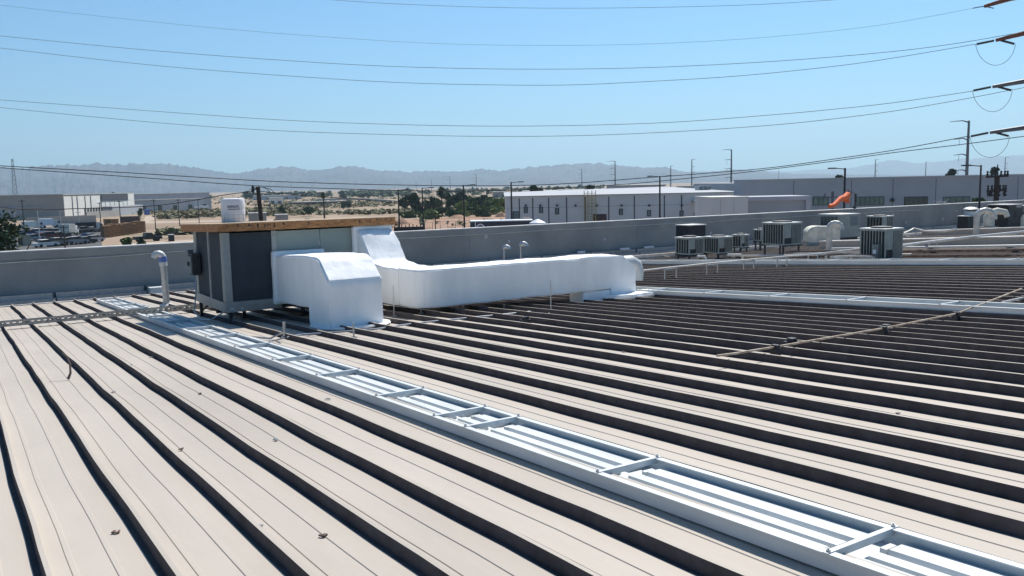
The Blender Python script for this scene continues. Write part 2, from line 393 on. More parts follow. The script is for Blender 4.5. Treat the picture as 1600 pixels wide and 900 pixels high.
tag(b.build('roof_panel', ['panel', 'rib'], roof, fix=False), kind='stuff')
# eave trim along the low edge, gutter beyond it
b = MB()
for i in range(-10, 64, 3): b.box(i, i+2.985, YE-.02, YE+.10, ZE-.10, ZE+.035)
b.build('eave_trim', 'coping', roof)
b = MB(); b.box(-12, 70, YE+.10, 34.42, -4.6, -3.98); b.build('gutter_floor', 'galv', roof)
for i in range(-4, 22):
    b = MB(); b.box(i*3, i*3+2.96, 33.9, 34.44, -3.97, -3.62); b.box(i*3+.0, i*3+2.9, 34.16, 34.43, -3.62, -3.45)
    b.build('flashing', 'galv', roof)
b = MB()
for i in range(-3, 16): 
    x = i*4.2+1.3; b.box(x, x+.07, YE+.1, 33.9, -3.85, -3.78)
b.build('gutter_strap', 'galv', roof)
# body of the warehouse below the roof
b = MB(); b.box(-12, 70, -8, 34.4, GZ-.5, -5.2); b.build('warehouse_body', 'bgrey2', roof)

# parapet wall with coping and a stepped band
pw = thing('parapet_wall', 'long grey stucco parapet wall running across behind the whole roof', 'wall', (0, 34.45, -4.2))
o_ = (0, 34.45, -4.2); WT = -1.93
joints = [-12, 1.0, 10.5, 20.1, 30.3, 41, 57.2, 72]
for a, c in zip(joints, joints[1:]):
    b = MB(); b.box(a+.006, c-.006, 34.45, 34.75, -4.6, WT-.04); b.build('wall_section', 'wall', pw, origin=o_)
b = MB(); b.box(-12, 57.2, 34.41, 34.449, WT-.30, WT-.045); b.build('wall_band', 'wall', pw, origin=o_)
b = MB(); b.box(-12, 72, 34.40, 34.80, WT-.04, WT); b.build('coping', 'coping', pw, origin=o_)
# wavy sealant bead under the band
b = MB(); pts = [(x, 34.40, WT-.31-.04*nz(x*.35, 2)-.09*max(0, 1-abs(x-1)/9)) for x in [i*.7-8 for i in range(92)]]
b.tube(pts, .018, 5); b.build('sealant_bead', 'coping', pw, origin=o_)
rr = random.Random(21)
for i in range(46):
    x = rr.uniform(-2, 68); z = rr.uniform(-3.2, WT-.35); w_ = rr.uniform(.03, .11); b = MB(); n = 8
    poly = [(x+math.cos(2*math.pi*j/n)*w_*rr.uniform(.6, 1.2), 34.449, z+math.sin(2*math.pi*j/n)*w_*rr.uniform(.5, 1.6)) for j in range(n)]
    b.prism(poly, (0, -.004, 0)); o = b.build('stucco_patch', 'wall' if i % 2 else 'coping', pw, origin=o_)
# light patches on the wall foot
for i, (px, py, w_, h_, lab) in enumerate([(976, 384, 20, 5, 'pale patch of torn membrane at the wall foot, left of two'), (1014, 382, 20, 4, 'pale patch of torn membrane at the wall foot, right of two'), (908, 389, 16, 5, 'pale scrap of flashing at the wall foot beyond the white duct')]):
    P = at_y(px, py, 34.2); s_ = mpp(P); P.z = -3.44
    b = MB(); n = 9
    poly = [(P.x+math.cos(t)*w_*s_*.5*(1+.25*nz(t, i)), P.y-.02+math.sin(t)*.10, P.z) for t in [2*math.pi*j/n for j in range(n)]]
    b.prism(poly, (0, 0, .10)); tag(b.build('membrane_scrap', 'label', fix=True), lab, 'scrap')

# ================================================================== TRAYS ON THE ROOF
def tray(name, x0, x1, ya, yb, bars, label, h=.112, inner=True, dirty=False):
    t = thing(name, label, 'cable tray', (x0, ya, zr(x0, ya)), group='long painted trays running down the roof')
    org = t.location.copy()
    step = 1.2; n = int((yb-ya)/step); yy = [ya + (yb-ya)*i/n for i in range(n+1)]
    def strip(b, xa, xb, za, zb):
        for a, c in zip(yy, yy[1:]):
            w0, w1 = wav(x0, a)*.3, wav(x0, c)*.3
            b.hexa([(xa+w0, a, zr(xa, a)+za), (xb+w0, a, zr(xb, a)+za), (xb+w1, c, zr(xb, c)+za), (xa+w1, c, zr(xa, c)+za),
                    (xa+w0, a, zr(xa, a)+zb), (xb+w0, a, zr(xb, a)+zb), (xb+w1, c, zr(xb, c)+zb), (xa+w1, c, zr(xa, c)+zb)])
    b = MB(); strip(b, x0, x0+.012, .012, h); strip(b, x0-.022, x0+.034, h+.001, h+.009); b.build('side_rail', 'tray', t, origin=org)
    b = MB(); strip(b, x1-.012, x1, .012, h); strip(b, x1-.034, x1+.022, h+.001, h+.009); b.build('side_rail', 'tray', t, origin=org)
    b = MB(); strip(b, x0+.014, x1-.014, .012, .022); b.build('tray_floor', 'tray', t, origin=org)
    W = x1-x0
    if inner:
        bb = [ya]+[q for q in bars if ya < q < yb]+[yb]
        for a, c in zip(bb, bb[1:]):
            for (fa, fb, hh) in ((.13, .25, .091), (.34, .53, .078), (.66, .93, .066)):
                b = MB(); xa = x0+W*fa; xb = x0+W*fb; g_ = .10
                if c-a < .4: continue
                m2 = int((c-a)/1.2)+1
                for q in range(m2):
                    y0 = a+g_+(c-a-2*g_)*q/m2; y1 = a+g_+(c-a-2*g_)*(q+1)/m2
                    b.hexa([(xa, y0, zr(xa, y0)+.0225), (xb, y0, zr(xb, y0)+.0225), (xb, y1, zr(xb, y1)+.0225), (xa, y1, zr(xa, y1)+.0225),
                            (xa+.012, y0, zr(xa, y0)+hh), (xb-.012, y0, zr(xb, y0)+hh), (xb-.012, y1, zr(xb, y1)+hh), (xa+.012, y1, zr(xa, y1)+hh)])
                b.build('channel', 'tray', t, origin=org)
    for q in bars:
        if not ya < q < yb: continue
        b = MB(); z = zr(x0, q)+h
        b.box(x0-.03, x1+.03, q-.017, q+.017, z+.011, z+.016); b.box(x0-.0, x1+.0, q-.017, q-.012, z-.03, z+.011)
        b.box(x0+.05, x0+.17, q-.09, q-.05, zr(x0, q)+.024, zr(x0, q)+.062); b.box(x1-.2, x1-.1, q-.09, q-.05, zr(x0, q)+.024, zr(x0, q)+.068)
        o = b.build('cross_bar', 'tray', t, origin=org)
        b = MB(); b.lathe([(.013, .018), (.013, .028), (.006, .028), (.006, .036)], (x0+.0, q, z), 8); b.build('bolt', 'galv', o, origin=org)
        b = MB(); b.lathe([(.013, .018), (.013, .028), (.006, .028), (.006, .036)], (x1, q, z), 8)
        b.build('bolt', 'galv', o, origin=org)
    return t
bars1 = [.9, 2.85, 4.85, 6.80, 7.42, 8.80, 10.68, 12.52, 14.54, 16.5, 18.4, 20.4, 22.3, 24.3, 25.4, 27.2, 29.1, 30.7]
tray('cable_tray', 3.87, 4.46, -3, 30.9, bars1, 'wide pale tray with cross bars running from the front edge past the cooler')
bars2 = [i*1.95+1.0 for i in range(-1, 16)]
tray('cable_tray', 14.98, 15.62, -3, 31.5, bars2, 'middle pale tray with cross bars beyond the dark ribs, behind the white duct foot', h=.20)
tray('cable_tray', 24.75, 25.5, -3, 31.5, bars2, 'farthest pale tray crossing just in front of the condensers', h=.24, inner=False)

# perforated tray across the ribs
t = thing('perforated_tray', 'old perforated steel tray lying across the ribs left of the cooler', 'cable tray', (-10, 23.6, zr(0, 23.6)))
org = t.location.copy(); yc = 23.6; zc = zr(0, yc)+.085
for yy_, nm in ((yc-.10, 'side_rail'), (yc+.10, 'side_rail')):
    b = MB(); b.box(-10, 6.6, yy_-.006, yy_+.006, zc, zc+.045); b.box(-10, 6.6, yy_-.006, yy_+.006, zc+.095, zc+.125)
    x = -10.0
    while x < 6.55: b.box(x, x+.05, yy_-.006, yy_+.006, zc+.045, zc+.095); x += .13
    b.build(nm, 'traydirt', t, origin=org)
b = MB(); x = -10.0
while x < 6.5: b.box(x, x+.07, yc-.094, yc+.094, zc+.004, zc+.012); x += .18
tag(b.build('rung', 'traydirt', t, origin=org), kind='stuff')
b = MB()
for i in range(3): b.tube([(-10+j*.8, yc-.05+i*.045, zc+.03+.008*math.sin(j*1.3+i)) for j in range(21)], .014, 6)
b.build('cable', 'wire', t, origin=org)

# ================================================================== THE COOLER
UX0, UX1, UY0, UY1, UZ0, UZ1 = 5.08, 9.12, 19.6, 22.3, -2.62, -.93
ux = thing('air_cooler', 'big grey evaporative cooler with dark pads and a plywood lid on steel legs', 'cooler', (UX0, UY0, -3.0)); org = ux.location.copy()
b = MB(); b.box(UX0+.05, UX1, UY0+.05, UY1-.05, UZ0, UZ1-.075); b.build('cabinet', 'cabinet', ux, origin=org)
# dark pad on the front, framed
b = MB(); b.box(UX0+.16, 6.17, UY0+.02, UY0+.049, UZ0+.14, UZ1-.02); b.build('cooling_pad', 'pad', ux, origin=org)
for a, c in ((UX0, UX0+.15), (6.18, 6.30)):
    b = MB(); b.box(a, c, UY0-.005, UY0+.06, UZ0-.0, UZ1); b.box(c-.008, c+.004, UY0-.014, UY0+.0, UZ0+.12, UZ1) ; b.build('corner_post', 'cabframe', ux, origin=org)
# green-grey panels
for a, c in ((6.305, 7.34), (7.352, 8.25), (8.262, 9.12)):
    b = MB(); b.box(a, c, UY0+.012, UY0+.0495, UZ0+.14, UZ1-.015); o = b.build('side_panel', 'cabinet', ux, origin=org)
b = MB(); b.box(UX0-.02, 6.34, UY0-.03, UY0+.055, UZ0-.10, UZ0+.13); b.build('base_rail', 'cabframe', ux, origin=org)
b = MB(); b.box(6.345, UX1, UY0+.0, UY0+.055, UZ0-.10, UZ0+.13); b.build('base_rail', 'darksteel', ux, origin=org)
# left side: two pads with a perforated divider
for a, c in ((UY0+.22, UY0+1.20), (UY0+1.36, UY1-.28)):
    b = MB(); b.box(UX0+.02, UX0+.049, a, c, UZ0+.13, UZ1-.02); b.build('cooling_pad', 'pad', ux, origin=org)
b = MB()
for a, c in ((UY0+.062, UY0+.20), (UY0+1.21, UY0+1.35), (UY1-.27, UY1)): b.box(UX0-.004, UX0+.052, a, c, UZ0, UZ1)
b.build('side_frame', 'cabframe', ux, origin=org)
b = MB(); z = UZ0+.2
while z < UZ1-.12: b.box(UX0-.016, UX0-.005, UY0+1.24, UY0+1.27, z, z+.10); z += .16
b.build('divider_strip', 'galv', ux, origin=org)
b = MB(); b.box(UX0-.025, UX0+.051, UY0+.057, UY1+.02, UZ0-.10, UZ0+.12); b.build('base_rail', 'cabframe', ux, origin=org)
for zz in (-2.3, -1.3):
    b = MB(); b.box(7.30, 7.34, UY0-.002, UY0+.0115, zz, zz+.09); b.build('latch', 'galv', ux, origin=org)
b = MB(); b.obox((5.2, UY0-.036, UZ0-.02), (.045, 0, 0), (0, .005, 0), (0, 0, .02)); b.build('latch', 'actop', ux, origin=org)
b = MB(); b.obox((5.42, UY0-.036, UZ0-.03), (.03, 0, 0), (0, .005, 0), (0, 0, .015)); b.build('latch', 'actop', ux, origin=org)
# plywood lid
b = MB(); LS = -.105
b.hexa([(4.93, 19.40, -.90), (9.22, 19.40, -.90), (9.22, 22.95, -.90+LS), (4.93, 22.95, -.90+LS), (4.93, 19.40, -.735), (9.22, 19.40, -.735), (9.22, 22.95, -.735+LS), (4.93, 22.95, -.735+LS)]); o = b.build('lid_frame', 'wood', ux, origin=org)
b = MB(); b.hexa([(4.92, 19.39, -.734), (9.23, 19.39, -.734), (9.23, 22.96, -.734+LS), (4.92, 22.96, -.734+LS), (4.92, 19.39, -.716), (9.23, 19.39, -.716), (9.23, 22.96, -.716+LS), (4.92, 22.96, -.716+LS)]); b.build('lid_top', 'woodtop', ux, origin=org)
b = MB(); rr = random.Random(5)
for i in range(30):
    x = rr.uniform(5.0, 9.15) if i % 3 else 5.9+rr.uniform(-.3, .3); h = rr.uniform(.01, .07); b.box(x, x+rr.uniform(.012, .03), 19.396, 19.3995, -.74-h-rr.uniform(0, .05), -.742-rr.uniform(0, .02))
tag(b.build('stain_marks', 'darksteel', ux, origin=org), kind='stuff')
# legs and skids
def leg(x, y, brace):
    b = MB(); z = zr(x, y)+.02; b.box(x-.035, x+.035, y-.035, y+.035, z, UZ0-.10); b.box(x-.09, x+.09, y-.09, y+.09, z, z+.015)
    if brace: b.beam((x+.02, y, z+.12), (x+.30, y, UZ0-.12), .04, .04)
    b.build('leg', 'darksteel', ux, origin=org)
for x, y, br in ((5.14, 22.2, True), (5.2, 19.72, False), (5.75, 20.6, False), (6.9, 19.75, False), (8.9, 19.75, False), (8.9, 22.1, False), (7.0, 22.1, False)): leg(x, y, br)
b = MB(); b.box(5.1, 9.0, 20.5, 20.62, UZ0-.22, UZ0-.101); b.build('support_beam', 'darksteel', ux, origin=org)
# electrical box on the left side
eb = thing('junction_box', 'dark grey electrical switch box on the cooler\'s left side', 'switch box', (4.9, 21.9, -1.6)); org2 = eb.location.copy()
b = MB(); b.box(4.87, 5.05, 21.62, 22.02, -2.02, -1.50); b.build('box_body', 'darksteel', eb, origin=org2)
b = MB(); b.box(4.84, 4.87, 21.66, 21.98, -1.98, -1.56); b.box(4.86, 5.0, 22.03, 22.25, -1.80, -1.42); b.build('box_cover', 'cabframe' if 0 else 'fin', eb, origin=org2)
b = MB(); b.box(4.80, 4.84, 21.84, 21.88, -1.8, -1.7); b.build('handle', 'darksteel', eb, origin=org2)
b = MB(); b.tube([(4.95, 21.75, -2.02), (4.94, 21.72, -2.25), (4.86, 21.5, -2.55), (4.74, 21.2, -2.83), (4.76, 20.7, -2.97), (4.86, 20.2, -2.93), (4.98, 19.9, -2.80), (5.1, 19.75, -2.7)], .016, 7)
tag(b.build('flexible_conduit', 'galv', smooth=True), 'grey flexible conduit looping from the switch box down to the roof', 'conduit')

# white pail on the lid
pl = thing('foam_drum', 'white wrapped drum with small dark print standing on the plywood lid', 'drum', (5.93, 21.7, -.790)); org = pl.location.copy()
PD = Vector((5.93, 21.7, -.790)); b = MB()
for dummy in (0,):
    prof = [(.27, 0), (.285, .02), (.287, .30), (.280, .33), (.284, .36), (.284, .55), (.27, .585), (.20, .60)]
    b.lathe(prof, tuple(PD), 24)
o = b.build('drum_body', 'label', pl, smooth=True, origin=org); o.scale = (1, .9, 1)
b = MB()
for z in (.10, .20): b.lathe([(.2885, z), (.2885, z+.006)], tuple(PD), 24)
for j in range(14):
    a = 2*math.pi*j/14; x, y = PD.x+.288*math.cos(a), PD.y+.288*math.sin(a); b.beam((x, y, PD.z+.03), (x, y, PD.z+.2), .006, .006)
o = b.build('wire_cage', 'galv', pl, origin=org); o.scale = (1, .9, 1)
def ring_text(cx, cy, r, z, s_, txt, a0):
    """dark blocky lettering wrapped on the drum's side: the photograph shows only an unreadable smudge of capitals"""
    b = MB(); 
    seg = {'0': (1, 1, 1, 0, 1, 1, 1), '1': (1, 0, 1, 1, 1, 0, 1), '2': (0, 1, 1, 1, 1, 1, 0), '3': (1, 1, 0, 1, 0, 1, 1)}
    for i, ch in enumerate(txt):
        a = a0 + i*s_*.85/r
        S = seg[ch]; P = [((0, 1), (1, 1)), ((0, 1), (0, .5)), ((1, 1), (1, .5)), ((0, .5), (1, .5)), ((0, .5), (0, 0)), ((1, .5), (1, 0)), ((0, 0), (1, 0))]
        for on, (p, q) in zip(S, P):
            if not on: continue
            def W(u, v): 
                t = a+u*s_*.55/r; return Vector((cx+r*math.cos(t), cy+r*math.sin(t)*.9, z+v*s_))
            b.beam(W(*p), W(*q), .012, .004)
    return b
b = ring_text(PD.x, PD.y, .291, PD.z+.37, .055, '012313', R_(-128)); 
for j in range(12):
    a = R_(-126+j*5); bx, by = PD.x+.290*math.cos(a), PD.y+.261*math.sin(a); b.obox((bx, by, PD.z+.335), (.009, 0, 0), (0, .004, 0), (0, 0, .008))
b.build('printed_lettering', 'ink', pl, origin=org)

# vent pipe left of the cooler, with a taped elbow
vp = on_roof(258, 478); vz = zr(5.15, 26.4)
vp = thing('vent_pipe', 'tall galvanised vent pipe with a silver taped elbow left of the cooler', 'vent pipe', (5.15, 26.4, vz)); org = vp.location.copy()
top = at_y(253, 392, 26.4); tz = top.z; bx = 5.15
b = MB(); b.tube([(bx, 26.4, vz), (bx-.02, 26.4, tz-.42)], .095, 16); b.build('pipe', 'galv', vp, smooth=True, origin=org)
pts = [(bx-.02, 26.4, tz-.44), (bx-.03, 26.4, tz-.22)] + [(bx-.15+.12*math.cos(a), 26.4-.02*math.sin(a), tz-.20+.13*math.sin(a)) for a in [R_(d) for d in (20, 50, 80, 110, 140, 175)]]
b = MB(); b.tube(pts, [.112, .110, .105, .10, .098, .095, .09, .085], 14); b.build('elbow', 'actop', vp, smooth=True, origin=org)
b = MB(); b.tube([(bx-.025, 26.4, tz-.32), (bx-.03, 26.4, tz-.16)], .1135, 14); b.build('tape_wrap', 'blue', vp, smooth=True, origin=org)
b = MB(); b.lathe([(.22, 0), (.20, .05), (.11, .10), (.10, .13)], (bx, 26.4, vz), 14); b.build('flashing_boot', 'coping', vp, smooth=True, origin=org)
# pale box by the wall
P = at_y(246, 456, 33.5); b = MB(); b.box(P.x-.25, P.x+.28, 33.4, 33.85, -3.97, -3.50); b.box(P.x-.27, P.x+.30, 33.38, 33.87, -3.50, -3.46)
tag(b.build('wall_box', 'tray'), 'small pale metal box in the gutter at the wall foot, left of the vent pipe', 'box')

# ================================================================== WHITE FOAMED DUCTS
d1 = thing('foam_duct', 'short white foam coated duct dropping from the cooler\'s front to the roof', 'duct', (6.8, 17, -2.9)); org = d1.location.copy()
XL, XR = 6.2, 7.36
prof = [(19.6, -1.50), (18.4, -1.43), (17.5, -1.385), (16.88, -1.385), (16.70, -1.425), (16.23, -1.80), (16.2, -1.84), (16.2, zr(6.8, 16.2)+.02), (17.42, zr(6.8, 17.4)+.02), (17.42, -2.47), (19.6, -2.58)]
b = MB(); b.prism([(XL, y, z) for y, z in prof], (XR-XL, 0, 0)); o = b.build('duct_body', 'foam', d1, origin=org); rough_up(o, .09, .016, 2.6, .035)
b = MB(); b.box(XL-.06, XR+.5-.48, 19.44, 19.585, -2.62, -1.40); o = b.build('collar', 'foam', d1, origin=org); rough_up(o, .10, .012, 4, .02)
b = MB(); rr = random.Random(2); poly = []
for j in range(18):
    a = 2*math.pi*j/18; rx_ = .95+.18*nz(j*1.7, 1); poly.append((6.85+rx_*math.cos(a)*.88, 16.75+rx_*math.sin(a)*.98))
b.prism([(x, y, zr(x, y)+.012) for x, y in poly], (0, 0, .05)); o = b.build('flashing_skirt', 'foam', d1, origin=org); rough_up(o, .12, .02, 5, .02)

d2 = thing('foam_duct', 'long white foam coated duct running right from the cooler, its foot on the roof', 'duct', (11, 17, -2.9)); org = d2.location.copy()
YF, YB, ZT, ZB = 16.9, 17.78, -1.83, -2.68
def loft(b, secs):
    base = len(b.v); n = len(secs[0])
    for s_ in secs: b.v += [tuple(p) for p in s_]
    for i in range(len(secs)-1):
        for j in range(n):
            a = base+i*n+j; c = base+i*n+(j+1) % n; b.f.append((a, c, c+n, a+n)); b.m.append(0)
    b.f.append(tuple(base+j for j in reversed(range(n)))); b.m.append(0)
    e = base+(len(secs)-1)*n; b.f.append(tuple(e+j for j in range(n))); b.m.append(0)
b = MB(); secs = []
for x, y0, zt, zb in [(8.44, YB-.25, ZT+.02, ZB+.02), (8.50, 17.30, ZT+.01, ZB), (8.58, 17.08, ZT, ZB), (8.74, 16.96, ZT, ZB), (8.98, YF, ZT, ZB)] + [(9.2+i*.38, YF+.015*nz(i*.6), ZT+.02*nz(i*.5, 4), ZB+.012*nz(i*.7, 8)) for i in range(13)] + [(13.98, YF, ZT-.01, ZB), (14.4, YF, ZT-.015, ZB), (14.62, YF, ZT-.20, ZB), (14.82, YF, ZT-.40, ZB)]:
    secs.append([(x, y0, zb), (x, YB, zb), (x, YB, zt), (x, y0, zt)])
loft(b, secs); o = b.build('duct_run', 'foam', d2, origin=org); rough_up(o, .10, .018, 2.2, .03)
b = MB(); z0 = zr(14.4, 17.3)-.05
b.box(13.98, 14.815, YF+.004, YB-.004, z0, ZB+.1); o = b.build('duct_foot', 'foam', d2, origin=org); rough_up(o, .1, .012, 3, .02)
b = MB(); b.box(13.1, 13.97, YF+.02, YF+.6, z0, ZB-.01); o = b.build('curb', 'foam', d2, origin=org); rough_up(o, .12, .008, 3, .02)
# sloping boot at the cooler
b = MB()
secs = [[(8.20, 19.55, -2.30), (9.12, 19.55, -2.30), (9.12, 19.55, -.98), (8.20, 19.55, -.98)],
        [(8.21, 19.35, -2.45), (9.13, 19.35, -2.45), (9.13, 19.30, -1.03), (8.21, 19.30, -1.03)],
        [(8.25, 18.78, ZB), (9.2, 18.78, ZB), (9.2, 18.72, -1.76), (8.25, 18.72, -1.76)],
        [(8.30, 18.3, ZB), (9.27, 18.3, ZB), (9.27, 18.25, -1.81), (8.30, 18.25, -1.81)],
        [(8.44, YB-.12, ZB), (9.3, YB-.06, ZB), (9.3, YB-.06, ZT), (8.43, YB-.12, ZT-.004)]]
loft(b, secs); o = b.build('sloping_boot', 'foam', d2, origin=org); rough_up(o, .09, .030, 2.8, .03)
b = MB(); b.box(8.13, 9.16, 19.46, 19.595, -2.3, -.915); o = b.build('collar', 'foam', d2, origin=org); rough_up(o, .1, .01, 3, .02)
b = MB(); poly = []
for j in range(20):
    a = 2*math.pi*j/20; q = 1+.22*nz(j*1.3, 6); poly.append((14.65+.95*q*math.cos(a), 16.85+.55*q*math.sin(a)))
b.prism([(x, y, zr(x, y)+.06) for x, y in poly], (0, 0, .11)); o = b.build('flashing_skirt', 'foam', d2, origin=org); rough_up(o, .12, .03, 3, .04)
b = MB(); P = at_y(994, 415, 17.5)
pts = [(P.x-.5, 17.5, -2.12), (P.x-.2, 17.5, -2.12), (P.x-.05, 17.5, -2.2), (P.x-.0, 17.5, -2.35), (P.x-.02, 17.5, -2.6)]
b.tube(pts, .2, 16); tag(b.build('round_duct', 'actop', smooth=True), 'round silver duct elbow peeking out behind the long white duct\'s end', 'duct')

# rods, clamps and thin conduit round the ducts
def rod(px, py0, py1, lab, r=.013, mt_='galv', clampz=None):
    P = on_roof(px, py0); T = at_y(px, py1, P.y)
    t = thing('threaded_rod', lab, 'rod', P, group='thin upright rods on the roof'); b = MB()
    b.tube([(0, 0, 0), (0, 0, T.z-P.z)], r, 6); b.build('rod', mt_, t)
    b = MB(); b.box(-.05, .05, -.03, .03, 0, .05); b.build('clamp', mt_, t); return P, T
rod(445, 529, 503, 'thick grey upright post with bundled conduit at its foot, near the cooler', .028)
rod(553, 530, 504, 'short grey rod standing in front of the short white duct', .016)
rod(616, 497, 446, 'tall thin rod just right of the short white duct', .011)
rod(861, 491, 438, 'tall thin rod in front of the long white duct\'s right half', .011)
rod(658, 492, 484, 'tiny rod stub under the corner of the long white duct', .012)
rod(724, 495, 478, 'dark short post under the long white duct, left of two', .025, 'darksteel')
rod(788, 489, 476, 'dark short post under the long white duct, right of two', .025, 'darksteel')
def pipe(name, pts, r, m_, lab, cat, n=7):
    b = MB(); b.tube(pts, r, n); return tag(b.build(name, m_, smooth=True), lab, cat)
RO = lambda px, py, dz: on_roof(px, py, dz)
pipe('conduit', [RO(x, y, .05) for x, y in ((449, 527), (470, 523), (500, 521), (540, 518), (590, 514), (622, 509), (660, 504), (720, 498), (780, 492), (829, 487))], .018, 'galv', 'thin pale conduit wandering from the thick post past the ducts', 'conduit')
pipe('conduit', [RO(330, 518, .06), RO(360, 522, .06), RO(400, 527, .06), RO(422, 529, .06), RO(436, 522, .12), RO(446, 518, .2)], .018, 'galv', 'pale conduit from under the cooler to the thick post', 'conduit')
pipe('conduit', [RO(352, 524, .03), RO(385, 531, .03), RO(425, 533, .03), RO(445, 528, .05)], .015, 'galv', 'lower conduit lying by the wide tray, ending at the thick post', 'conduit')
# curled scrap on the pan and bits of debris
P = on_roof(109, 594)
pipe('metal_scrap', [P+Vector(q) for q in ((-.02, 0, .02), (.02, .02, .10), (.03, .1, .22), (0, .18, .32), (-.05, .22, .37))], [.022, .016, .014, .013, .010], 'rust', 'curled rusty strip of scrap standing on a panel at left', 'scrap', 6)
rr = random.Random(11); deb = [(205, 571), (176, 613), (513, 624), (282, 703), (182, 832), (224, 823), (236, 558), (505, 837), (428, 688), (402, 823), (1410, 623), (1406, 646), (820, 508), (975, 550), (313, 615)]
wh = ['beside the tall groove near the perforated tray', 'on the second panel below the perforated tray', 'half way down the left panels', 'on the panel below the curled scrap', 'near the bottom left, left of a dark rib', 'near the bottom left, right of a dark rib', 'on the panel left of the wide tray', 'at bottom centre by a groove', 'between two dark ribs at centre left', 'at bottom left by a groove', 'on a far right rib, upper', 'on a far right rib, lower', 'just below the long duct', 'below the long conduit', 'at left of the fifth dark rib']
for (px, py), q in zip(deb, wh):
    P = on_roof(px, py, .01); b = MB()
    for _ in range(3):
        a = rr.uniform(0, 3.1); b.obox(P+Vector((rr.uniform(-.02, .02), rr.uniform(-.02, .02), .006)), (math.cos(a)*.018, math.sin(a)*.018, 0), (-math.sin(a)*.007, math.cos(a)*.007, 0), (0, 0, .005))
    tag(b.build('debris', rr.choice(['rust', 'traydirt', 'galv'])), 'tiny scrap of debris ' + q, 'debris', 'bits of debris on the roof')

# gas pipe on small blocks at right
def block_pipe(pts, lab, r, m_, blk):
    t = thing('gas_pipe', lab, 'pipe', pts[0]); o0 = Vector(pts[0])
    b = MB(); b.tube([Vector(p)-o0 for p in pts], r, 8); b.build('pipe', m_, t, smooth=True)
    for q in blk:
        P = Vector(q); b = MB(); z = zr(P.x, P.y); b.box(P.x-.05, P.x+.05, P.y-.05, P.y+.05, z+.01, P.z-r); b.build('block', 'black', t, origin=o0)
        b = MB(); b.box(P.x-.03, P.x+.03, P.y-.05, P.y+.05, P.z-r, P.z+r+.015); b.build('strap', 'darksteel', t, origin=o0)
gp = [on_roof(1120, 556, .16), on_roof(1150, 552, .16), on_roof(1212, 542, .16), on_roof(1380, 513, .16), on_roof(1494, 490, .16), on_roof(1545, 471, .2), on_roof(1596, 451, .2)]
block_pipe(gp, 'long thin tan pipe on small black blocks slanting over the right ribs', .015, 'tanpipe', [gp[2], gp[3], gp[4]])
gp = [on_roof(1565, 473, .16), on_roof(1600, 465, .16), on_roof(1680, 447, .16)]
block_pipe(gp, 'short pipe stub entering at the right edge above the middle tray', .024, 'pvc', [gp[1]])
for px, py, lab in ((1237, 549, 'black block loose beside the slanting pipe, at its lower left'), (1384, 526, 'small black block below the slanting pipe, at its middle'), (1512, 493, 'small black block beside the middle tray under the slanting pipe'), (821, 510, 'small black block below the far end of the thin conduit')):
    P = on_roof(px, py); b = MB(); b.box(P.x-.08, P.x+.08, P.y-.08, P.y+.08, P.z, P.z+.14); b.box(P.x-.05, P.x+.05, P.y-.05, P.y+.05, P.z+.14, P.z+.19); tag(b.build('rubber_block', 'black'), lab, 'block')

# supported pipe run to the condensers
def run_pipe(pxs, r, m_, lab, dz, sup, cat='pipe'):
    pts = [on_roof(x, y, dz) for x, y in pxs]; o0 = pts[0]
    t = thing('pipe_run', lab, cat, o0); b = MB(); b.tube([p-o0 for p in pts], r, 8); b.build('pipe', m_, t, smooth=True)
    for (px, py) in sup:
        P = on_roof(px, py, dz); z = zr(P.x, P.y)
        b = MB(); b.beam((P.x-.25, P.y, z), (P.x-.25, P.y, P.z-.0), .03, .03); b.beam((P.x+.25, P.y, z), (P.x+.25, P.y, P.z), .03, .03); b.box(P.x-.29, P.x+.29, P.y-.02, P.y+.02, P.z-r-.045, P.z-r)
        b.build('support', 'galv', t, origin=o0)
run_pipe([(985, 425), (1046, 418), (1110, 411.5), (1200, 403), (1275, 397), (1346, 388)], .026, 'pvc', 'white pipe on thin frames rising from the long duct to the front condenser', .42, [(1048, 418), (1113, 411.5), (1170, 406), (1222, 401), (1285, 396)])
run_pipe([(1407, 384), (1460, 377), (1520, 370), (1560, 366), (1650, 357)], .06, 'pvc', 'thick white pipe rising right from the front condenser past the gooseneck', .5, [(1458, 377), (1545, 368), (1590, 363)])
# long pipes parallel to the ribs
def rib_pipe(px, py, x_len, r, m_, lab, dz, sup=True):
    P = on_roof(px, py, dz); t = thing('pipe_run', lab, 'pipe', P)
    y1 = P.y - x_len; ys_ = [P.y + (y1-P.y)*i/10 for i in range(11)]; b = MB(); b.tube([(0, y-P.y, zr(P.x, y)+dz-P.z) for y in ys_], r, 8); b.build('pipe', m_, t, smooth=True)
    if sup:
        for y in ys_[1::2]:
            b = MB(); z = zr(P.x, y)-P.z; b.box(-.09, .09, y-P.y-.12, y-P.y+.12, z, z+dz-r); b.build('block', 'black', t)
rib_pipe(1300, 389, 15, .06, 'pvc', 'long white pipe running right behind the front condenser', .3)
rib_pipe(1300, 394, 15, .055, 'rust', 'long rusty pipe just below the white one at right', .2)
rib_pipe(1235, 401, 14, .04, 'rust', 'reddish pipe low between the two big grey condensers', .15)
rib_pipe(1130, 400, 9, .04, 'pvc', 'thin white pipe passing behind the two small condensers', .2)
pipe('copper_pipe', [RO(1000, 401, .2), RO(1060, 394, .2), RO(1100, 392, .2)], .05, 'rust', 'brown pipe along the wall side left of the condensers', 'pipe')
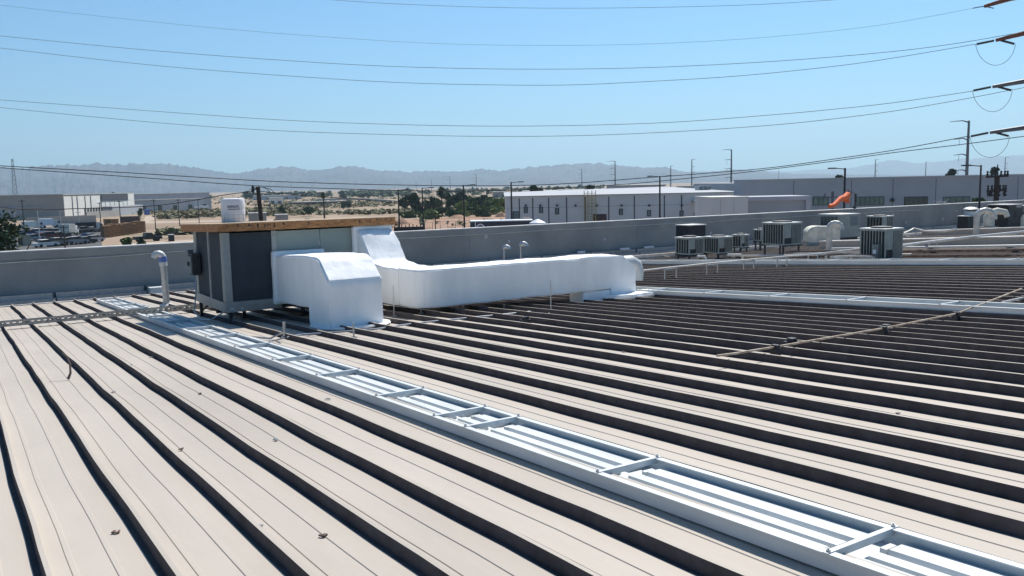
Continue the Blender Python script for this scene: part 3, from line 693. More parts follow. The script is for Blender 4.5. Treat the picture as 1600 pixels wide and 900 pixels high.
# low curbs (expansion curbs with pale caps)
def curb(px, py, ylen, h, lab, w_=.5):
    P = on_roof(px, py); t = thing('roof_curb', lab, 'curb', P, group='long low curbs between the condensers')
    n = 10; b = MB(); c_ = MB()
    for i in range(n):
        a, c = P.y-ylen*i/n, P.y-ylen*(i+1)/n; za, zc_ = zr(P.x, a), zr(P.x, c)
        for bb, z0, z1, e in ((b, -.02, h, 0), (c_, h+.002, h+.05, .05)):
            bb.hexa([(-e, c-P.y, zc_+z0-P.z), (w_+e, c-P.y, zc_+z0-P.z), (w_+e, a-P.y, za+z0-P.z), (-e, a-P.y, za+z0-P.z), (-e, c-P.y, zc_+z1-P.z), (w_+e, c-P.y, zc_+z1-P.z), (w_+e, a-P.y, za+z1-P.z), (-e, a-P.y, za+z1-P.z)])
    b.build('curb_side', 'wall', t); c_.build('curb_cap', 'coping', t)
curb(1280, 391, 20, .42, 'low grey curb with pale cap behind the front condenser')
curb(1440, 371, 18, .40, 'farther low grey curb with pale cap by the gooseneck pipe at right')
curb(1530, 357, 18, .22, 'farthest low curb under the cream ducts at right')

# ================================================================== CONDENSERS
def condenser(px, py, wpx, hpx, lab, col='acgrey', sh=.35, top='actop', fins='fin', depth=1.0, panel_side=True, turn=0.0, box=False):
    P0 = stand(px, py); s_ = mpp(P0)
    W = wpx*s_/1.35; D = W*depth; H = hpx*s_ - sh
    H = max(H, .4)
    t = thing('condenser_unit', lab, 'condenser', P0, turn, 'grey rooftop condensers'); dn = zr(P0.x, P0.y)-P0.z-.02
    hw, hd = W/2, D/2; z0 = sh; z1 = sh+H
    b = MB(); b.box(-hw+.05, hw-.05, -hd+.05, hd-.05, z0+.05, z1-.08); b.build('coil', 'coil', t)
    b = MB(); b.box(-hw, hw, -hd, hd, z0, z0+.06); b.build('base_pan', col, t)
    b = MB(); b.box(-hw-.01, hw+.01, -hd-.01, hd+.01, z1-.09, z1-.03); b.build('top_rim', col, t); b = MB(); b.box(-hw-.03, hw+.03, -hd-.03, hd+.03, z1-.029, z1); b.build('top_cover', top, t)
    b = MB(); b.lathe([(min(hw, hd)*.75, 0), (min(hw, hd)*.7, .05), (.08, .07)], (0, 0, z1), 16); b.build('fan_guard', 'darksteel', t)
    b = MB()
    for sx in (-1, 1):
        for sy in (-1, 1): b.box(sx*hw-(.05 if sx > 0 else 0), sx*hw+(0 if sx > 0 else .05), sy*hd-(.05 if sy > 0 else 0), sy*hd+(0 if sy > 0 else .05), z0+.06, z1-.09)
    b.build('corner_post', col, t)
    nf = max(3, int(wpx/7))
    if panel_side:
        b = MB(); b.box(-hw+.052, -hw+.05+W*.36, -hd-.004, -hd+.049, z0+.32*H, z1-.091); b.build('service_panel', col, t)
        b = MB(); b.box(-hw+.052, -hw+.05+W*.36, -hd+.02, -hd+.049, z0+.061, z0+.31*H); b.build('service_recess', 'black', t)
    xs = -hw + (.05+W*.36 if panel_side else .05)
    def fin_face(axis, a, c, n):
        b = MB()
        for i in range(1, n):
            u = a+(c-a)*i/n
            if axis == 'x': b.box(u-.013, u+.013, -hd-.006, -hd+.049, z0+.061, z1-.091)
            else: b.box(-hw-.006, -hw+.049, u-.013, u+.013, z0+.061, z1-.091)
        return b
    fin_face('x', xs, hw-.05, nf).build('louvre_fins', col, t)
    fin_face('y', -hd+.05, hd-.05, nf).build('louvre_fins', col, t)
    b = MB()
    for i in range(1, nf):
        u = -hd+.05+(2*hd-.1)*i/nf; b.box(hw-.049, hw+.006, u-.013, u+.013, z0+.061, z1-.091)
    b.build('louvre_fins', col, t)
    if sh > .1:
        for sx in (-1, 1):
            for sy in (-1, 1):
                b = MB(); x, y = sx*(hw-.08), sy*(hd-.08); b.box(x-.03, x+.03, y-.03, y+.03, dn, z0-.06); b.build('stand_leg', 'darksteel', t)
        b = MB(); b.box(-hw-.05, hw+.05, -hd, -hd+.06, z0-.06, z0-.001); b.build('stand_frame', 'darksteel', t); b = MB(); b.box(-hw-.05, hw+.05, hd-.06, hd, z0-.06, z0-.001); b.build('stand_frame', 'darksteel', t)
    if box:
        b = MB(); b.box(-hw-.16, -hw-.02, -hd+.18*D, -hd+.42*D, z0+.0, z0+.5*H); o = b.build('disconnect_box', 'fin', t)
        b = MB(); b.box(-hw-.166, -hw-.161, -hd+.25*D, -hd+.37*D, z0+.2*H, z0+.33*H); b.build('label_sticker', 'label', o)
    return t
condenser(1077, 411, 41, 41, 'small grey condenser, nearest the white duct, left of the pair', sh=.4)
condenser(1122, 407, 42, 38, 'small grey condenser, right of the pair, pipe at its foot', sh=.35)
condenser(1157, 395, 24, 29, 'smaller grey condenser near the wall, between the pair and the big one', sh=.3)
condenser(1188, 385, 20, 27, 'narrow condenser half hidden left of the big grey one', sh=.3)
condenser(1221, 404, 56, 57, 'big grey condenser raised on a steel stand', sh=.62, panel_side=True)
condenser(1376, 409, 60, 53, 'big grey condenser with a switch box, front and right of centre', sh=.12, box=True)
condenser(1374, 372, 38, 35, 'grey condenser right behind the front one, only its top showing', sh=.3)
# dark unit behind the pair
def box_unit(name, px, py, wpx, hpx, lab, m_, top, sh=.25, depth=.8, grille=True, cat='air unit'):
    P0 = stand(px, py); s_ = mpp(P0); dn = zr(P0.x, P0.y)-P0.z; W = wpx*s_/1.3; D = W*depth; H = hpx*s_-sh
    t = thing(name, lab, cat, P0); hw, hd = W/2, D/2
    b = MB(); b.box(-hw, hw, -hd, hd, sh, sh+H); b.build('cabinet', m_, t)
    b = MB(); b.box(-hw-.04, hw+.04, -hd-.04, hd+.04, sh+H+.002, sh+H+.045); b.build('top_cover', top, t)
    b = MB(); b.box(-hw+.05, hw-.05, -hd+.05, hd-.05, dn-.02, sh-.002); b.build('base_curb', 'darksteel', t)
    if grille:
        b = MB(); n = 12
        b.mi = 0; b.box(-hw-.012, -hw-.002, -hd+.1*D, hd-.1*D, sh+.25*H, sh+.92*H); b.build('coil_grille', 'coil', t)
        b = MB()
        for i in range(n+1): y = -hd+.1*D+.8*D*i/n; b.box(-hw-.03, -hw-.013, y-.012, y+.012, sh+.25*H, sh+.92*H)
        b.build('grille_bars', m_, t)
        b = MB(); b.box(-hw+.55*W, hw-.06*W, -hd-.012, -hd-.002, sh+.5*H, sh+.92*H); b.build('side_grille', 'fin', t)
    return t, W, D, H, sh
box_unit('rooftop_unit', 1079, 402, 46, 50, 'tall black rooftop unit standing behind the two small condensers', 'black', 'coping', grille=False)
box_unit('rooftop_unit', 1310, 382, 62, 47, 'grey packaged rooftop unit with dark grilles behind the domed duct', 'acgrey', 'actop', sh=.45)
box_unit('rooftop_unit', 1580, 346, 50, 24, 'dark rooftop unit by the wall at the right edge, nearer of two', 'black', 'coping', sh=.3)
box_unit('rooftop_unit', 1570, 337, 52, 17, 'dark rooftop unit by the wall at the right edge, farther of two', 'black', 'coping', sh=.3)
box_unit('rooftop_unit', 1509, 362, 26, 24, 'small black unit beside the gooseneck pipe at right', 'black', 'actop', sh=.05, grille=False)

# domed duct left of gooseneck, gooseneck pipes, cream elbow ducts
def gooseneck(px, py, toppx, wpx, spanpx, lab, m_, stem=1.0, drop=.35, flip=1):
    P = stand(px, py); s_ = mpp(P); r = wpx*s_/2; T = at_y(px, toppx, P.y); H = T.z-P.z
    t = thing('gooseneck_vent', lab, 'vent', P); R2 = spanpx*s_*.5
    d = Vector((math.cos(YAW+.25), -math.sin(YAW+.25), 0))*flip
    zc = H-R2*.9-r*.4
    b = MB(); b.tube([(0, 0, 0), (0, 0, zc)], r*stem, 14); b.build('pipe', m_, t, smooth=True)
    pts = []; n = 6
    for i in range(n+1):
        a = math.pi - math.pi*.97*i/n; pts.append(d*(R2+R2*math.cos(a)) + Vector((0, 0, zc+R2*.9*math.sin(a))))
    pts.append(pts[-1]+Vector((0, 0, -drop*R2)))
    b = MB(); b.tube(pts, [r*1.04]*(n+1)+[r*1.1], 14, cap=True); o = b.build('elbow', m_, t, smooth=False)
    b = MB(); b.lathe([(r*1.6, 0), (r*1.5, .04), (r*1.05, .12)], (0, 0, 0), 14); b.build('flashing_boot', 'coping', t)
    b = MB(); e = pts[-1]; b.lathe([(r*1.0, 0), (r*1.0, .004)], (e.x, e.y, e.z-.006), 14); b.build('opening', 'coil', t)
    return t
gooseneck(1295, 393, 347, 9, 17, 'grey gooseneck vent pipe in front of the domed duct', 'duct')
gooseneck(1525, 370, 327, 9, 24, 'tall pale gooseneck vent pipe at right', 'duct')
gooseneck(788, 420, 384, 6.5, 8, 'small silver gooseneck vent above the long duct, left of two', 'galv', drop=.1, stem=.4)
gooseneck(814, 419, 379, 7, 9, 'small silver gooseneck vent above the long duct, right of two', 'galv', drop=.1, stem=.4)
def dome_duct(px, py, wpx, hpx, lab, m_, dep=1.0):
    P = stand(px, py); s_ = mpp(P); W = wpx*s_; H = hpx*s_; t = thing('domed_duct', lab, 'duct', P, R_(-40))
    n = 8; prof = [(-W/2, 0), (-W/2, H*.55)] + [(-W/2+W*.28*(1-math.cos(a)), H*.55+H*.45*math.sin(a)) for a in [math.pi/2*i/n for i in range(1, n+1)]] + [(W*.42, H), (W/2, H*.85), (W/2, 0)]
    b = MB(); b.prism([(x, -dep/2, z) for x, z in prof], (0, dep, 0)); o = b.build('duct_body', m_, t); rough_up(o, .2, .02, 2, .06)
    b = MB()
    for x in (-W*.15, W*.2): b.box(x-.02, x+.02, -dep/2-.02, dep/2+.02, .0, H+.015)
    b.build('seam_band', m_, t)
    b = MB(); b.box(-W/2-.05, W/2+.05, -dep/2-.05, dep/2+.05, zr(P.x, P.y)-P.z-.03, .08); b.build('base_curb', 'wall', t); return t
dome_duct(1283, 380, 50, 27, 'pale round topped duct left of the packaged rooftop unit', 'cream', 1.2)
dome_duct(1581, 358, 48, 23, 'cream round topped duct at the right edge', 'cream', 1.2)
# vertical elbow duct
P = stand(1545, 356); s_ = mpp(P); t = thing('elbow_duct', 'cream elbow duct bending over, between gooseneck and right edge duct', 'duct', P)
d = Vector((math.cos(YAW+.3), -math.sin(YAW+.3), 0)); r = 8*s_
b = MB(); b.tube([(0, 0, 0), (0, 0, 17*s_), d*4*s_+Vector((0, 0, 23*s_)), d*11*s_+Vector((0, 0, 26*s_)), d*22*s_+Vector((0, 0, 24*s_)), d*25*s_+Vector((0, 0, 17*s_))], [r, r, r*.9, r*.7, r*.6, r*.55], 12); b.build('duct_body', 'cream', t, smooth=True)
b = MB(); b.box(-r*1.2, r*1.2, -r*1.2, r*1.2, -.03, .1); b.build('base_curb', 'wall', t)
# round exhaust fan with cap
P = stand(1516, 356); s_ = mpp(P); t = thing('exhaust_fan', 'white round exhaust fan with flat cap behind the small black unit', 'fan', P)
b = MB(); b.lathe([(9.5*s_, 0), (9.5*s_, 26*s_)], (0, 0, 0), 18); b.build('fan_drum', 'actop', t, smooth=True)
b = MB(); b.lathe([(7*s_, 26.2*s_), (7*s_, 28*s_)], (0, 0, 0), 18); b.build('neck', 'coil', t)
b = MB(); b.lathe([(10.5*s_, 28*s_), (11*s_, 29.5*s_), (7*s_, 32*s_), (1*s_, 32.6*s_)], (0, 0, 0), 18); b.build('cap', 'actop', t, smooth=True)
# bent white pvc bits and pipes by the wall
pipe('bent_pipe', [at_y(1412, 364, 33), at_y(1428, 356.5, 33), at_y(1445, 361, 31), at_y(1475, 361.5, 29), at_y(1494, 358, 27.5)], .055, 'pvc', 'bent white pipe lying near the wall left of the small black unit', 'pipe')
for px, py, lab in ((1478, 361, 'small grey valve standing left of the small black unit'), (1486, 362, 'white valve fitting beside the small black unit'), (1277, 402, 'little white cone fitting between pipes left of the front condenser'), (1338, 401, 'white stub pipe with elbow left of the front condenser')):
    P = on_roof(px, py); s_ = mpp(P); b = MB(); b.tube([P, P+Vector((0, 0, 6*s_)), P+Vector((2*s_, -2*s_, 8*s_)), P+Vector((4*s_, -4*s_, 8*s_))], 1.7*s_, 8); tag(b.build('pipe_fitting', 'pvc', smooth=True), lab, 'pipe fitting')
# pipes at feet of the pair of small condensers
for (a, c, lab) in (((1090, 400), (1103, 412), 'pale pipe dropping from the left small condenser'), ((1137, 398), (1160, 408), 'pale pipe dropping from the right small condenser')):
    p1 = on_roof(c[0], c[1]+3, 0); p0 = at_y(a[0], a[1], p1.y); mid = Vector((p1.x, p1.y, p0.z-.05)); pipe('drop_pipe', [p0, p0.lerp(mid, .9), mid-Vector((0, 0, .08)), p1], .045, 'pvc', lab, 'pipe')
# tangle of small pipes on frames between big condensers
rr = random.Random(4)
for i, (px, py, L_) in enumerate([(1232, 394, 3.2), (1245, 397, 3.6), (1282, 399, 1.5), (1303, 402, 1.3), (1325, 400, .9)]):
    P = on_roof(px, py, .3); t = thing('pipe_rack', 'low pipe rack with small pipes, number %s from the left between the big condensers' % ['one', 'two', 'three', 'four', 'five'][i], 'pipe rack', P)
    b = MB()
    for q in range(2): b.tube([(0, q*.15, 0), (L_*.45, q*.15-L_*.35, .03), (L_*.8, q*.1-L_*.6, .0)], .035, 6)
    b.build('pipe', 'pvc' if i % 2 else 'rust', t)
    z = zr(P.x, P.y)-P.z
    for q in (.1, .8): b = MB(); b.beam((L_*q, -L_*q*.75, z), (L_*q, -L_*q*.75, .0), .04, .04); b.build('rack_leg', 'pvc', t)

# windsock on the wall
def wpt(px, py, Y=34.6): return at_y(px, py, Y)
P = wpt(1335, 326); T = wpt(1337, 303); t = thing('windsock', 'orange windsock hanging limp from a short black mast on the wall', 'windsock', P); 
b = MB(); b.tube([(0, 0, 0), T-P], .035, 8); b.lathe([(.11, -.02), (.12, .12), (.05, .2)], (0, 0, 0), 8); b.lathe([(.07, 0), (.07, .5)], tuple(T-P-Vector((0, 0, .5))), 8); b.build('mast', 'poledark', t)
A = wpt(1325, 304, 34.2)-P; B = wpt(1296, 324, 33.6)-P
b = MB(); b.tube([T-P, A+Vector((0, 0, .25))], .02, 6); b.tube([A+Vector((.0, 0, .32)), A-Vector((0, 0, .3))], .03, 6); b.build('arm', 'poledark', t)
b = MB(); n = 10; pts = [A.lerp(B, i/n)+Vector((0, 0, -.05*math.sin(i*1.1))) for i in range(n+1)]; b.tube(pts, [.20*(1-i/n*.45)*(1+.10*math.sin(i*2.2)) for i in range(n+1)], 10); o = b.build('sock', 'orange', t, smooth=True)
b = MB(); b.quad(A+Vector((.05, .1, .2)), A+Vector((.12, -.1, -.55)), A+Vector((-.35, 0, -.5)), A+Vector((-.4, 0, -.1))); b.quad(A+Vector((.05, .15, .2)), A+Vector((.17, .1, -.5)), A+Vector((.12, -.1, -.55)), A+Vector((.05, .1, .2))); b.build('loose_cloth', 'orange', t, fix=False)
# bird spike star on the wall
P = wpt(1471, 319); t = thing('bird_spikes', 'starburst of thin wire bird spikes on the wall coping', 'bird spikes', P); b = MB(); rr = random.Random(9); s_ = mpp(P)
b.tube([(0, 0, -.1), (0, 0, 4*s_)], .03, 6); b.build('stem', 'galv', t); b = MB()
for i in range(14):
    a = R_(-15+i*15+rr.uniform(-5, 5)); L_ = rr.uniform(8, 17)*s_; d = RT*math.cos(a)*L_+Vector((0, 0, 1))*math.sin(a)*L_*.55+Vector((0, rr.uniform(-.4, .4), 0)); b.tube([(0, 0, 3*s_), Vector((0, 0, 3*s_))+d], .012, 4)
b.build('spike', 'galv', t)

exec_far = True
# ================================================================== BUILDINGS BEYOND THE WALL
def wallpt(px, Y): return at_y(px, 300, Y).x
# these stand on a street grid turned from our own; each is built in its own frame
class Facade:
    def __init__(f, px0, D, az, name, label):
        P = at_d(px0, 300, D); f.o = Vector((P.x, P.y, GZ)); f.u = Vector((math.sin(R_(az)), math.cos(R_(az)), 0)); f.n = Vector((-f.u.y, f.u.x, 0))
        f.t = thing(name, label, 'building', f.o, math.atan2(f.u.y, f.u.x))
    def hit(f, px, py, off=0.0):
        d = ray(px, py); k = (f.o+f.n*off).dot(f.n)/d.dot(f.n); P = d*k-f.o; return P.dot(f.u), P.z
    def X(f, px, off=0.0): return f.hit(px, 300, off)[0]
    def Z(f, px, py, off=0.0): return f.hit(px, py, off)[1]
    def box(f, name, m_, x0, x1, y0, y1, z0, z1, parent=None):
        b = MB(); b.box(x0, x1, y0, y1, z0, z1); return b.build(name, m_, parent or f.t)
    def win(f, x, w_, z0, z1, m_='glass', n=1, name='window', y=0.0):
        fr = f.box(name, 'bdark', x-w_/2-.08, x+w_/2+.08, y-.07, y-.003, z0-.08, z1+.08)
        for i in range(n):
            a = x-w_/2+w_*i/n; c = x-w_/2+w_*(i+1)/n; f.box('pane', m_, a+.05, c-.05, y-.09, y-.071, z0, z1, fr)
    def lamp(f, x, z, r=.2, y=0.0):
        b = MB(); b.tube([(x, y-.35, z), (x, y-.003, z)], r, 8); b.build('wall_light', 'darksteel', f.t)
W1 = Facade(790, 130, 122.5, 'white_warehouse', 'long white warehouse with thin dark joints and a pale roof beyond the wall')
H1 = W1.Z(900, 305.5); L1 = W1.X(1156)
W1.box('wall', 'bwhite', 0, L1, 0, 59, 0, H1)
b = MB(); b.hexa([(-.2, -.25, H1+.01), (L1, -.25, H1+.01), (L1, 60, H1+.01), (-.2, 60, H1+.01), (-.2, -.25, H1+.1), (L1, -.25, H1+.1), (L1, 60, H1+.75), (-.2, 60, H1+.2)]); b.build('roof', 'bgrey', W1.t)
for px in (811, 832, 857, 885, 914, 951, 991, 1038, 1065): x = W1.X(px); W1.box('joint_strip', 'bdark', x-.07, x+.07, -.06, -.002, 0, H1-.25)
zl = W1.Z(900, 323.5); W1.box('reveal_line', 'bgrey', 0, L1, -.03, -.003, zl, zl+.07)
for px, py in ((821, 328), (845, 328), (870, 330), (970, 331), (1014, 333), (1065, 334)): x = W1.X(px); z = W1.Z(px, py); W1.win(x, .45, z-.4, z+.4, 'fin')
x = W1.X(806); W1.win(x, .9, 0, W1.Z(806, 331), 'fin', 1, 'door')
x = W1.X(937); W1.box('door', 'brown', x-1.0, x+1.0, -.08, -.003, 0, W1.Z(937, 334.5))
x = W1.X(822); W1.box('door', 'brown', x-.7, x+.7, -.08, -.003, 0, W1.Z(822, 340))
for px in (1088, 1098, 1108): x = W1.X(px); W1.win(x, .55, W1.Z(px, 336.5), W1.Z(px, 332.5), 'coil')
for px in (821, 844, 870, 899, 932, 971, 1014, 1065): W1.lamp(W1.X(px), W1.Z(px, 321), .16)
xa_, xb_ = W1.X(1080), W1.X(1112); W1.box('canopy', 'broof', xa_, xb_, -2.5, -.003, W1.Z(1095, 316), W1.Z(1095, 312.5))
lx = W1.X(921); P = W1.o+W1.u*lx-W1.n*.6; la = thing('caged_ladder', 'yellow caged ladder on the white warehouse wall', 'ladder', P, math.atan2(W1.u.y, W1.u.x))
for q in (-.85, -.3, .3, .85): b = MB(); b.box(q-.05, q+.05, -.05, .05, 0, H1+.7); b.build('rail', 'yellow', la)
b = MB(); z = .5
while z < H1+.6: b.box(-.85, .85, -.04, .04, z, z+.06); z += .5
tag(b.build('rung', 'yellow', la), kind='stuff')
G2 = Facade(1160, 128, 122.5, 'grey_building', 'tall flat roofed grey building with rows of windows at right')
H2 = G2.Z(1300, 279.5); L2 = G2.X(1605)+70
G2.box('wall', 'bgrey', 0, L2, 0, 4.4, 0, H2); G2.box('wall', 'bgrey', 4, L2, 4.401, 50, 0, H2-.4); G2.box('roof_edge', 'bgrey2', -.1, L2, -.1, 4.5, H2+.002, H2+.14); G2.box('lit_side_face', 'bgrey2', -.06, -.002, -.02, 4.4, 0, H2-.01)  # side sheet is paler, the light on that face put into its colour
for px in (1240, 1330, 1395, 1462, 1530, 1590): x = G2.X(px); G2.box('panel_joint', 'bdark', x-.03, x+.03, -.02, -.003, 0, H2-.2)
for pa, pb, n, m2 in ((1271, 1294, 3, 'glassg'), (1337, 1381, 6, 'glassg'), (1414, 1449, 5, 'glass'), (1474, 1515, 4, 'glassg')):
    xa_, xb_ = G2.X(pa), G2.X(pb); G2.win((xa_+xb_)/2, xb_-xa_, G2.Z((pa+pb)/2, 320), G2.Z((pa+pb)/2, 308), m2, n)
for px in (1394, 1527): G2.lamp(G2.X(px), G2.Z(px, 312.5), .28)
A3 = Facade(1200, 112, 122.5, 'grey_annex', 'low grey annex with a pale fascia in front of the tall grey building')
H3 = A3.Z(1230, 306.5); L3 = A3.X(1262); A3.box('wall', 'bgrey', -4, L3, 0, 7, 0, H3-.5); A3.box('fascia', 'bgrey2', -4, L3+.3, -.3, 7.1, H3-.499, H3); A3.box('column', 'bgrey2', L3-.3, L3+.3, -.35, -.003, 0, H3-.5)
A4 = Facade(1111, 108, 122.5, 'white_annex', 'plain pale box annex between the white warehouse and the grey building')
H4 = A4.Z(1140, 309); L4 = A4.X(1169); A4.box('wall', 'bwhite', 0, L4, 0, 9, 0, H4); A4.box('coping', 'coping', -.05, L4+.05, -.05, 9, H4+.002, H4+.12)
for px in (1126, 1147): x = A4.X(px); A4.box('panel_joint', 'bgrey', x-.02, x+.02, -.02, -.003, 0, H4-.1)
for i, (px, py) in enumerate(((1091, 291), (1098, 290), (1105, 290.5))):
    P = at_d(px, py+4, 150); s_ = mpp(P); t = thing('roof_vent', 'small louvred vent on the white warehouse roof, %s of three' % ('left', 'middle', 'right')[i], 'roof vent', P); b = MB(); b.box(-2.6*s_, 2.6*s_, -.5, .5, -1, 3*s_); b.build('housing', 'galv', t); b = MB(); b.box(-3*s_, 3*s_, -.6, .6, 3*s_+.01, 4*s_); b.build('hood', 'actop', t)

# dark trailer, hedge and white cone behind the parapet
def ground_box(name, pxa, pxb, pytop, D, dep, m_, lab, cat, z0=GZ, top=None):
    A = at_d(pxa, pytop, D); B = at_d(pxb, pytop, D); A.z = B.z = (A.z+B.z)/2; zt = A.z
    dv = (B-A); dv.z = 0; L_ = dv.length; u = dv.normalized(); n = Vector((-u.y, u.x, 0))
    t = thing(name, lab, cat, (A.x, A.y, z0), math.atan2(u.y, u.x)); H = zt-z0
    b = MB(); b.box(0, L_, 0, dep, 0, H); b.build('body', m_, t)
    return t, L_, H
t, L_, H = ground_box('semi_trailer', 735, 832, 346, 88, 2.6, 'bdark', 'long dark trailer with a pale top edge and round white emblem behind the wall', 'trailer', GZ+1.0)
b = MB(); b.box(-.03, L_+.03, -.03, 2.63, H+.002, H+.10); b.build('top_rail', 'label', t)
b = MB(); b.box(.45, .55, -.04, -.003, .1, H); b.build('edge_post', 'label', t)
b = MB(); cx = L_*.16
for j in range(16):
    a = 2*math.pi*j/16; a2 = 2*math.pi*(j+1)/16; r1, r2 = .30, .44
    b.hexa([(cx+r1*math.cos(a), -.02, H-.62+r1*math.sin(a)), (cx+r2*math.cos(a), -.02, H-.62+r2*math.sin(a)), (cx+r2*math.cos(a2), -.02, H-.62+r2*math.sin(a2)), (cx+r1*math.cos(a2), -.02, H-.62+r1*math.sin(a2)), (cx+r1*math.cos(a), -.004, H-.62+r1*math.sin(a)), (cx+r2*math.cos(a), -.004, H-.62+r2*math.sin(a)), (cx+r2*math.cos(a2), -.004, H-.62+r2*math.sin(a2)), (cx+r1*math.cos(a2), -.004, H-.62+r1*math.sin(a2))])
b.box(cx-.18, cx+.18, -.02, -.004, H-.68, H-.5); b.box(cx+.6, cx+1.1, -.02, -.004, H-.72, H-.62); b.build('emblem', 'label', t)
for x in (L_*.08, L_*.14, L_*.86, L_*.92):
    b = MB(); b.tube([(x, .02, -.5), (x, 2.5, -.5)], .5, 12); b.build('wheel', 'tyre', t)
t, L_, H = ground_box('dark_hoarding', 616, 663, 354.5, 95, .3, 'black', 'dark green mesh hoarding just beyond the wall, right of the cooler', 'fence')
for i in range(9): b = MB(); x = L_*i/8; b.box(x-.05, x+.05, -.12, -.003, 0, H+.12*abs(math.sin(i*2.1))+.2); b.build('post', 'poledark', t)
t, L_, H = ground_box('brown_container', 816, 829, 341, 96, 3, 'brown', 'dark brown container beside the white cone topped vent', 'container')
P = at_d(840, 349.5, 60); s_ = mpp(P); t = thing('cone_cap', 'white conical cap on a drum just behind the wall top', 'vent cap', (P.x, P.y, GZ))
b = MB(); b.lathe([(11.5*s_, 0), (11.5*s_, P.z-GZ)], (0, 0, 0), 20); b.build('drum', 'bwhite', t, smooth=True)
b = MB(); b.lathe([(13*s_, P.z-GZ+.01), (12.5*s_, P.z-GZ+.08), (4*s_, P.z-GZ+6.0*s_), (.5*s_, P.z-GZ+7*s_)], (0, 0, 0), 20); b.build('cone', 'label', t)

# left warehouse complex
A = at_d(98, 303.5, 390); zt = A.z; ang = R_(30)
u = Vector((math.sin(ang), math.cos(ang), 0)); v = Vector((-math.cos(ang), math.sin(ang), 0))
t = thing('tan_warehouse', 'large grey and cream metal warehouse with a sunlit ribbed side at far left', 'building', (A.x, A.y, GZ), math.atan2(u.y, u.x)); H = zt-GZ
# local x along u (lit side), local y to the left (shaded side)
L1 = 36; b = MB(); b.box(0, 74, .0, 90, 0, H-.3); b.build('wall', 'btan', t)
b = MB(); b.box(-.4, 74.4, -.2, 90, H-.298, H+.1); b.build('roof_edge', 'broof', t)
b = MB(); b.box(.2, L1, -.15, -.003, 1.0, H-.9); b.build('sunlit_cream_cladding', 'bcream', t)  # lit side's brightness put into a paler colour than the shaded walls
for i in range(5): b = MB(); x = [7.5, 12, 19.5, 25, 35.2][i]; b.box(x-.18, x+.18, -.32, -.152, 1, H-.9); b.build('downpipe', 'bdark', t)
b = MB(); b.box(L1+.1, 66, -.4, -.003, H-3.4, H-.35); b.build('dark_fascia', 'bdark', t)
b = MB(); b.box(L1+.1, 74, -.2, -.003, 1.0, H-3.41); b.build('sunlit_cream_cladding', 'bcream', t)
b = MB(); b.box(66.1, 73.8, -.25, -.003, H-3.4, H-.35); b.build('sunlit_cream_cladding', 'bcream', t)
for i in range(6): b = MB(); x = 40+i*5; b.box(x-.15, x+.15, -.3, -.202, 1.0, H-3.5); b.build('downpipe', 'btan', t)
for i in range(7): b = MB(); x = 19+i*2.8; b.box(x-.8, x+.8, -.3, -.152, 1.2, 3.9); b.build('dock_door', 'bdark', t)
b = MB(); b.box(30, 66, -7, -3, 0, 4.2); b.build('annex', 'bgrey', t); b = MB(); b.box(-.5, 32, -9, -8.6, 0, 2.6); b.build('yard_wall', 'btan', t)
b = MB()
b.box(-.1, -.003, 16, 30, 2.5, 5.2); b.build('canopy_front', 'bgrey2', t)
b = MB(); b.box(-1, -.003, 8, 60, 4.6, 5.0); b.build('canopy', 'broof', t)

def long_building(px0, px1, pyt, D, dep, lab, m_='bgrey2', tilt=0.0, extra=None):
    A = at_d(px0, pyt, D); Bp = at_d(px1, pyt-.02*(px1-px0)*1.0, D*(1+tilt)); uu = Bp-A; uu.z = 0; L_ = uu.length
    t = thing('distant_building', lab, 'building', (A.x, A.y, GZ), math.atan2(uu.y, uu.x), 'low buildings on the plain'); H = A.z-GZ
    b = MB(); b.box(0, L_, 0, dep, 0, H-.25); b.build('wall', m_, t); b = MB(); b.box(-.4, L_+.4, -.4, dep, H-.248, H+.1); b.build('roof', 'broof', t)
    n = max(2, int(L_/9))
    for i in range(min(n, 10)):
        x = L_*(i+.5)/min(n, 10); b = MB(); b.box(x-1.2, x+1.2, -.1, -.003, .2, H*.5); b.build('dock_door' if i % 2 else 'window', 'glass', t)
    return t, L_, H
long_building(208, 327, 303.5, 520, 40, 'long low grey building right of the tan warehouse', 'bgrey2', .06)
long_building(211, 330, 313, 470, 10, 'pale lower shed in front of the long grey building', 'bgrey', .06)
long_building(420, 442, 309, 620, 15, 'small cream block behind the leaning wooden pole', 'bcream')
long_building(395, 470, 306, 900, 30, 'wide dark low building on the plain behind the pole', 'bgrey2')
long_building(462, 543, 316, 560, 14, 'white roofed low shed amid desert scrub', 'brown', .02)
long_building(816, 870, 299, 420, 40, 'pale building roof behind the white warehouse, left part', 'bwhite')
long_building(870, 935, 297, 480, 40, 'white flat building behind the dark bushy tree', 'bwhite')
long_building(950, 1040, 290, 520, 60, 'grey flat topped building over the white warehouse roof', 'bgrey')
long_building(1058, 1090, 291, 400, 20, 'low pale rooftop block over the white warehouse, left', 'bgrey2')
long_building(1121, 1140, 287, 300, 12, 'pale framed block over the white warehouse, right', 'bgrey2')
long_building(560, 580, 301.5, 1500, 30, 'faint block far out on the plain, beyond the overpass', 'bgrey2')
long_building(770, 792, 300, 700, 30, 'tan and grey blocks left of the white warehouse', 'btan')
for (a, c, y, D, lab) in ((388, 416, 333.5, 150, 'tan crate box in the scrub behind the cooler, left of two'), (430, 450, 336, 150, 'grey crate box in the scrub behind the cooler, right of two')):
    t, L_, H = ground_box('utility_crate', a, c, y, D, 2.4, 'btan', lab, 'crate'); b = MB(); b.box(-.1, L_+.1, -.1, 2.5, H+.002, H+.12); b.build('lid', 'coping', t)
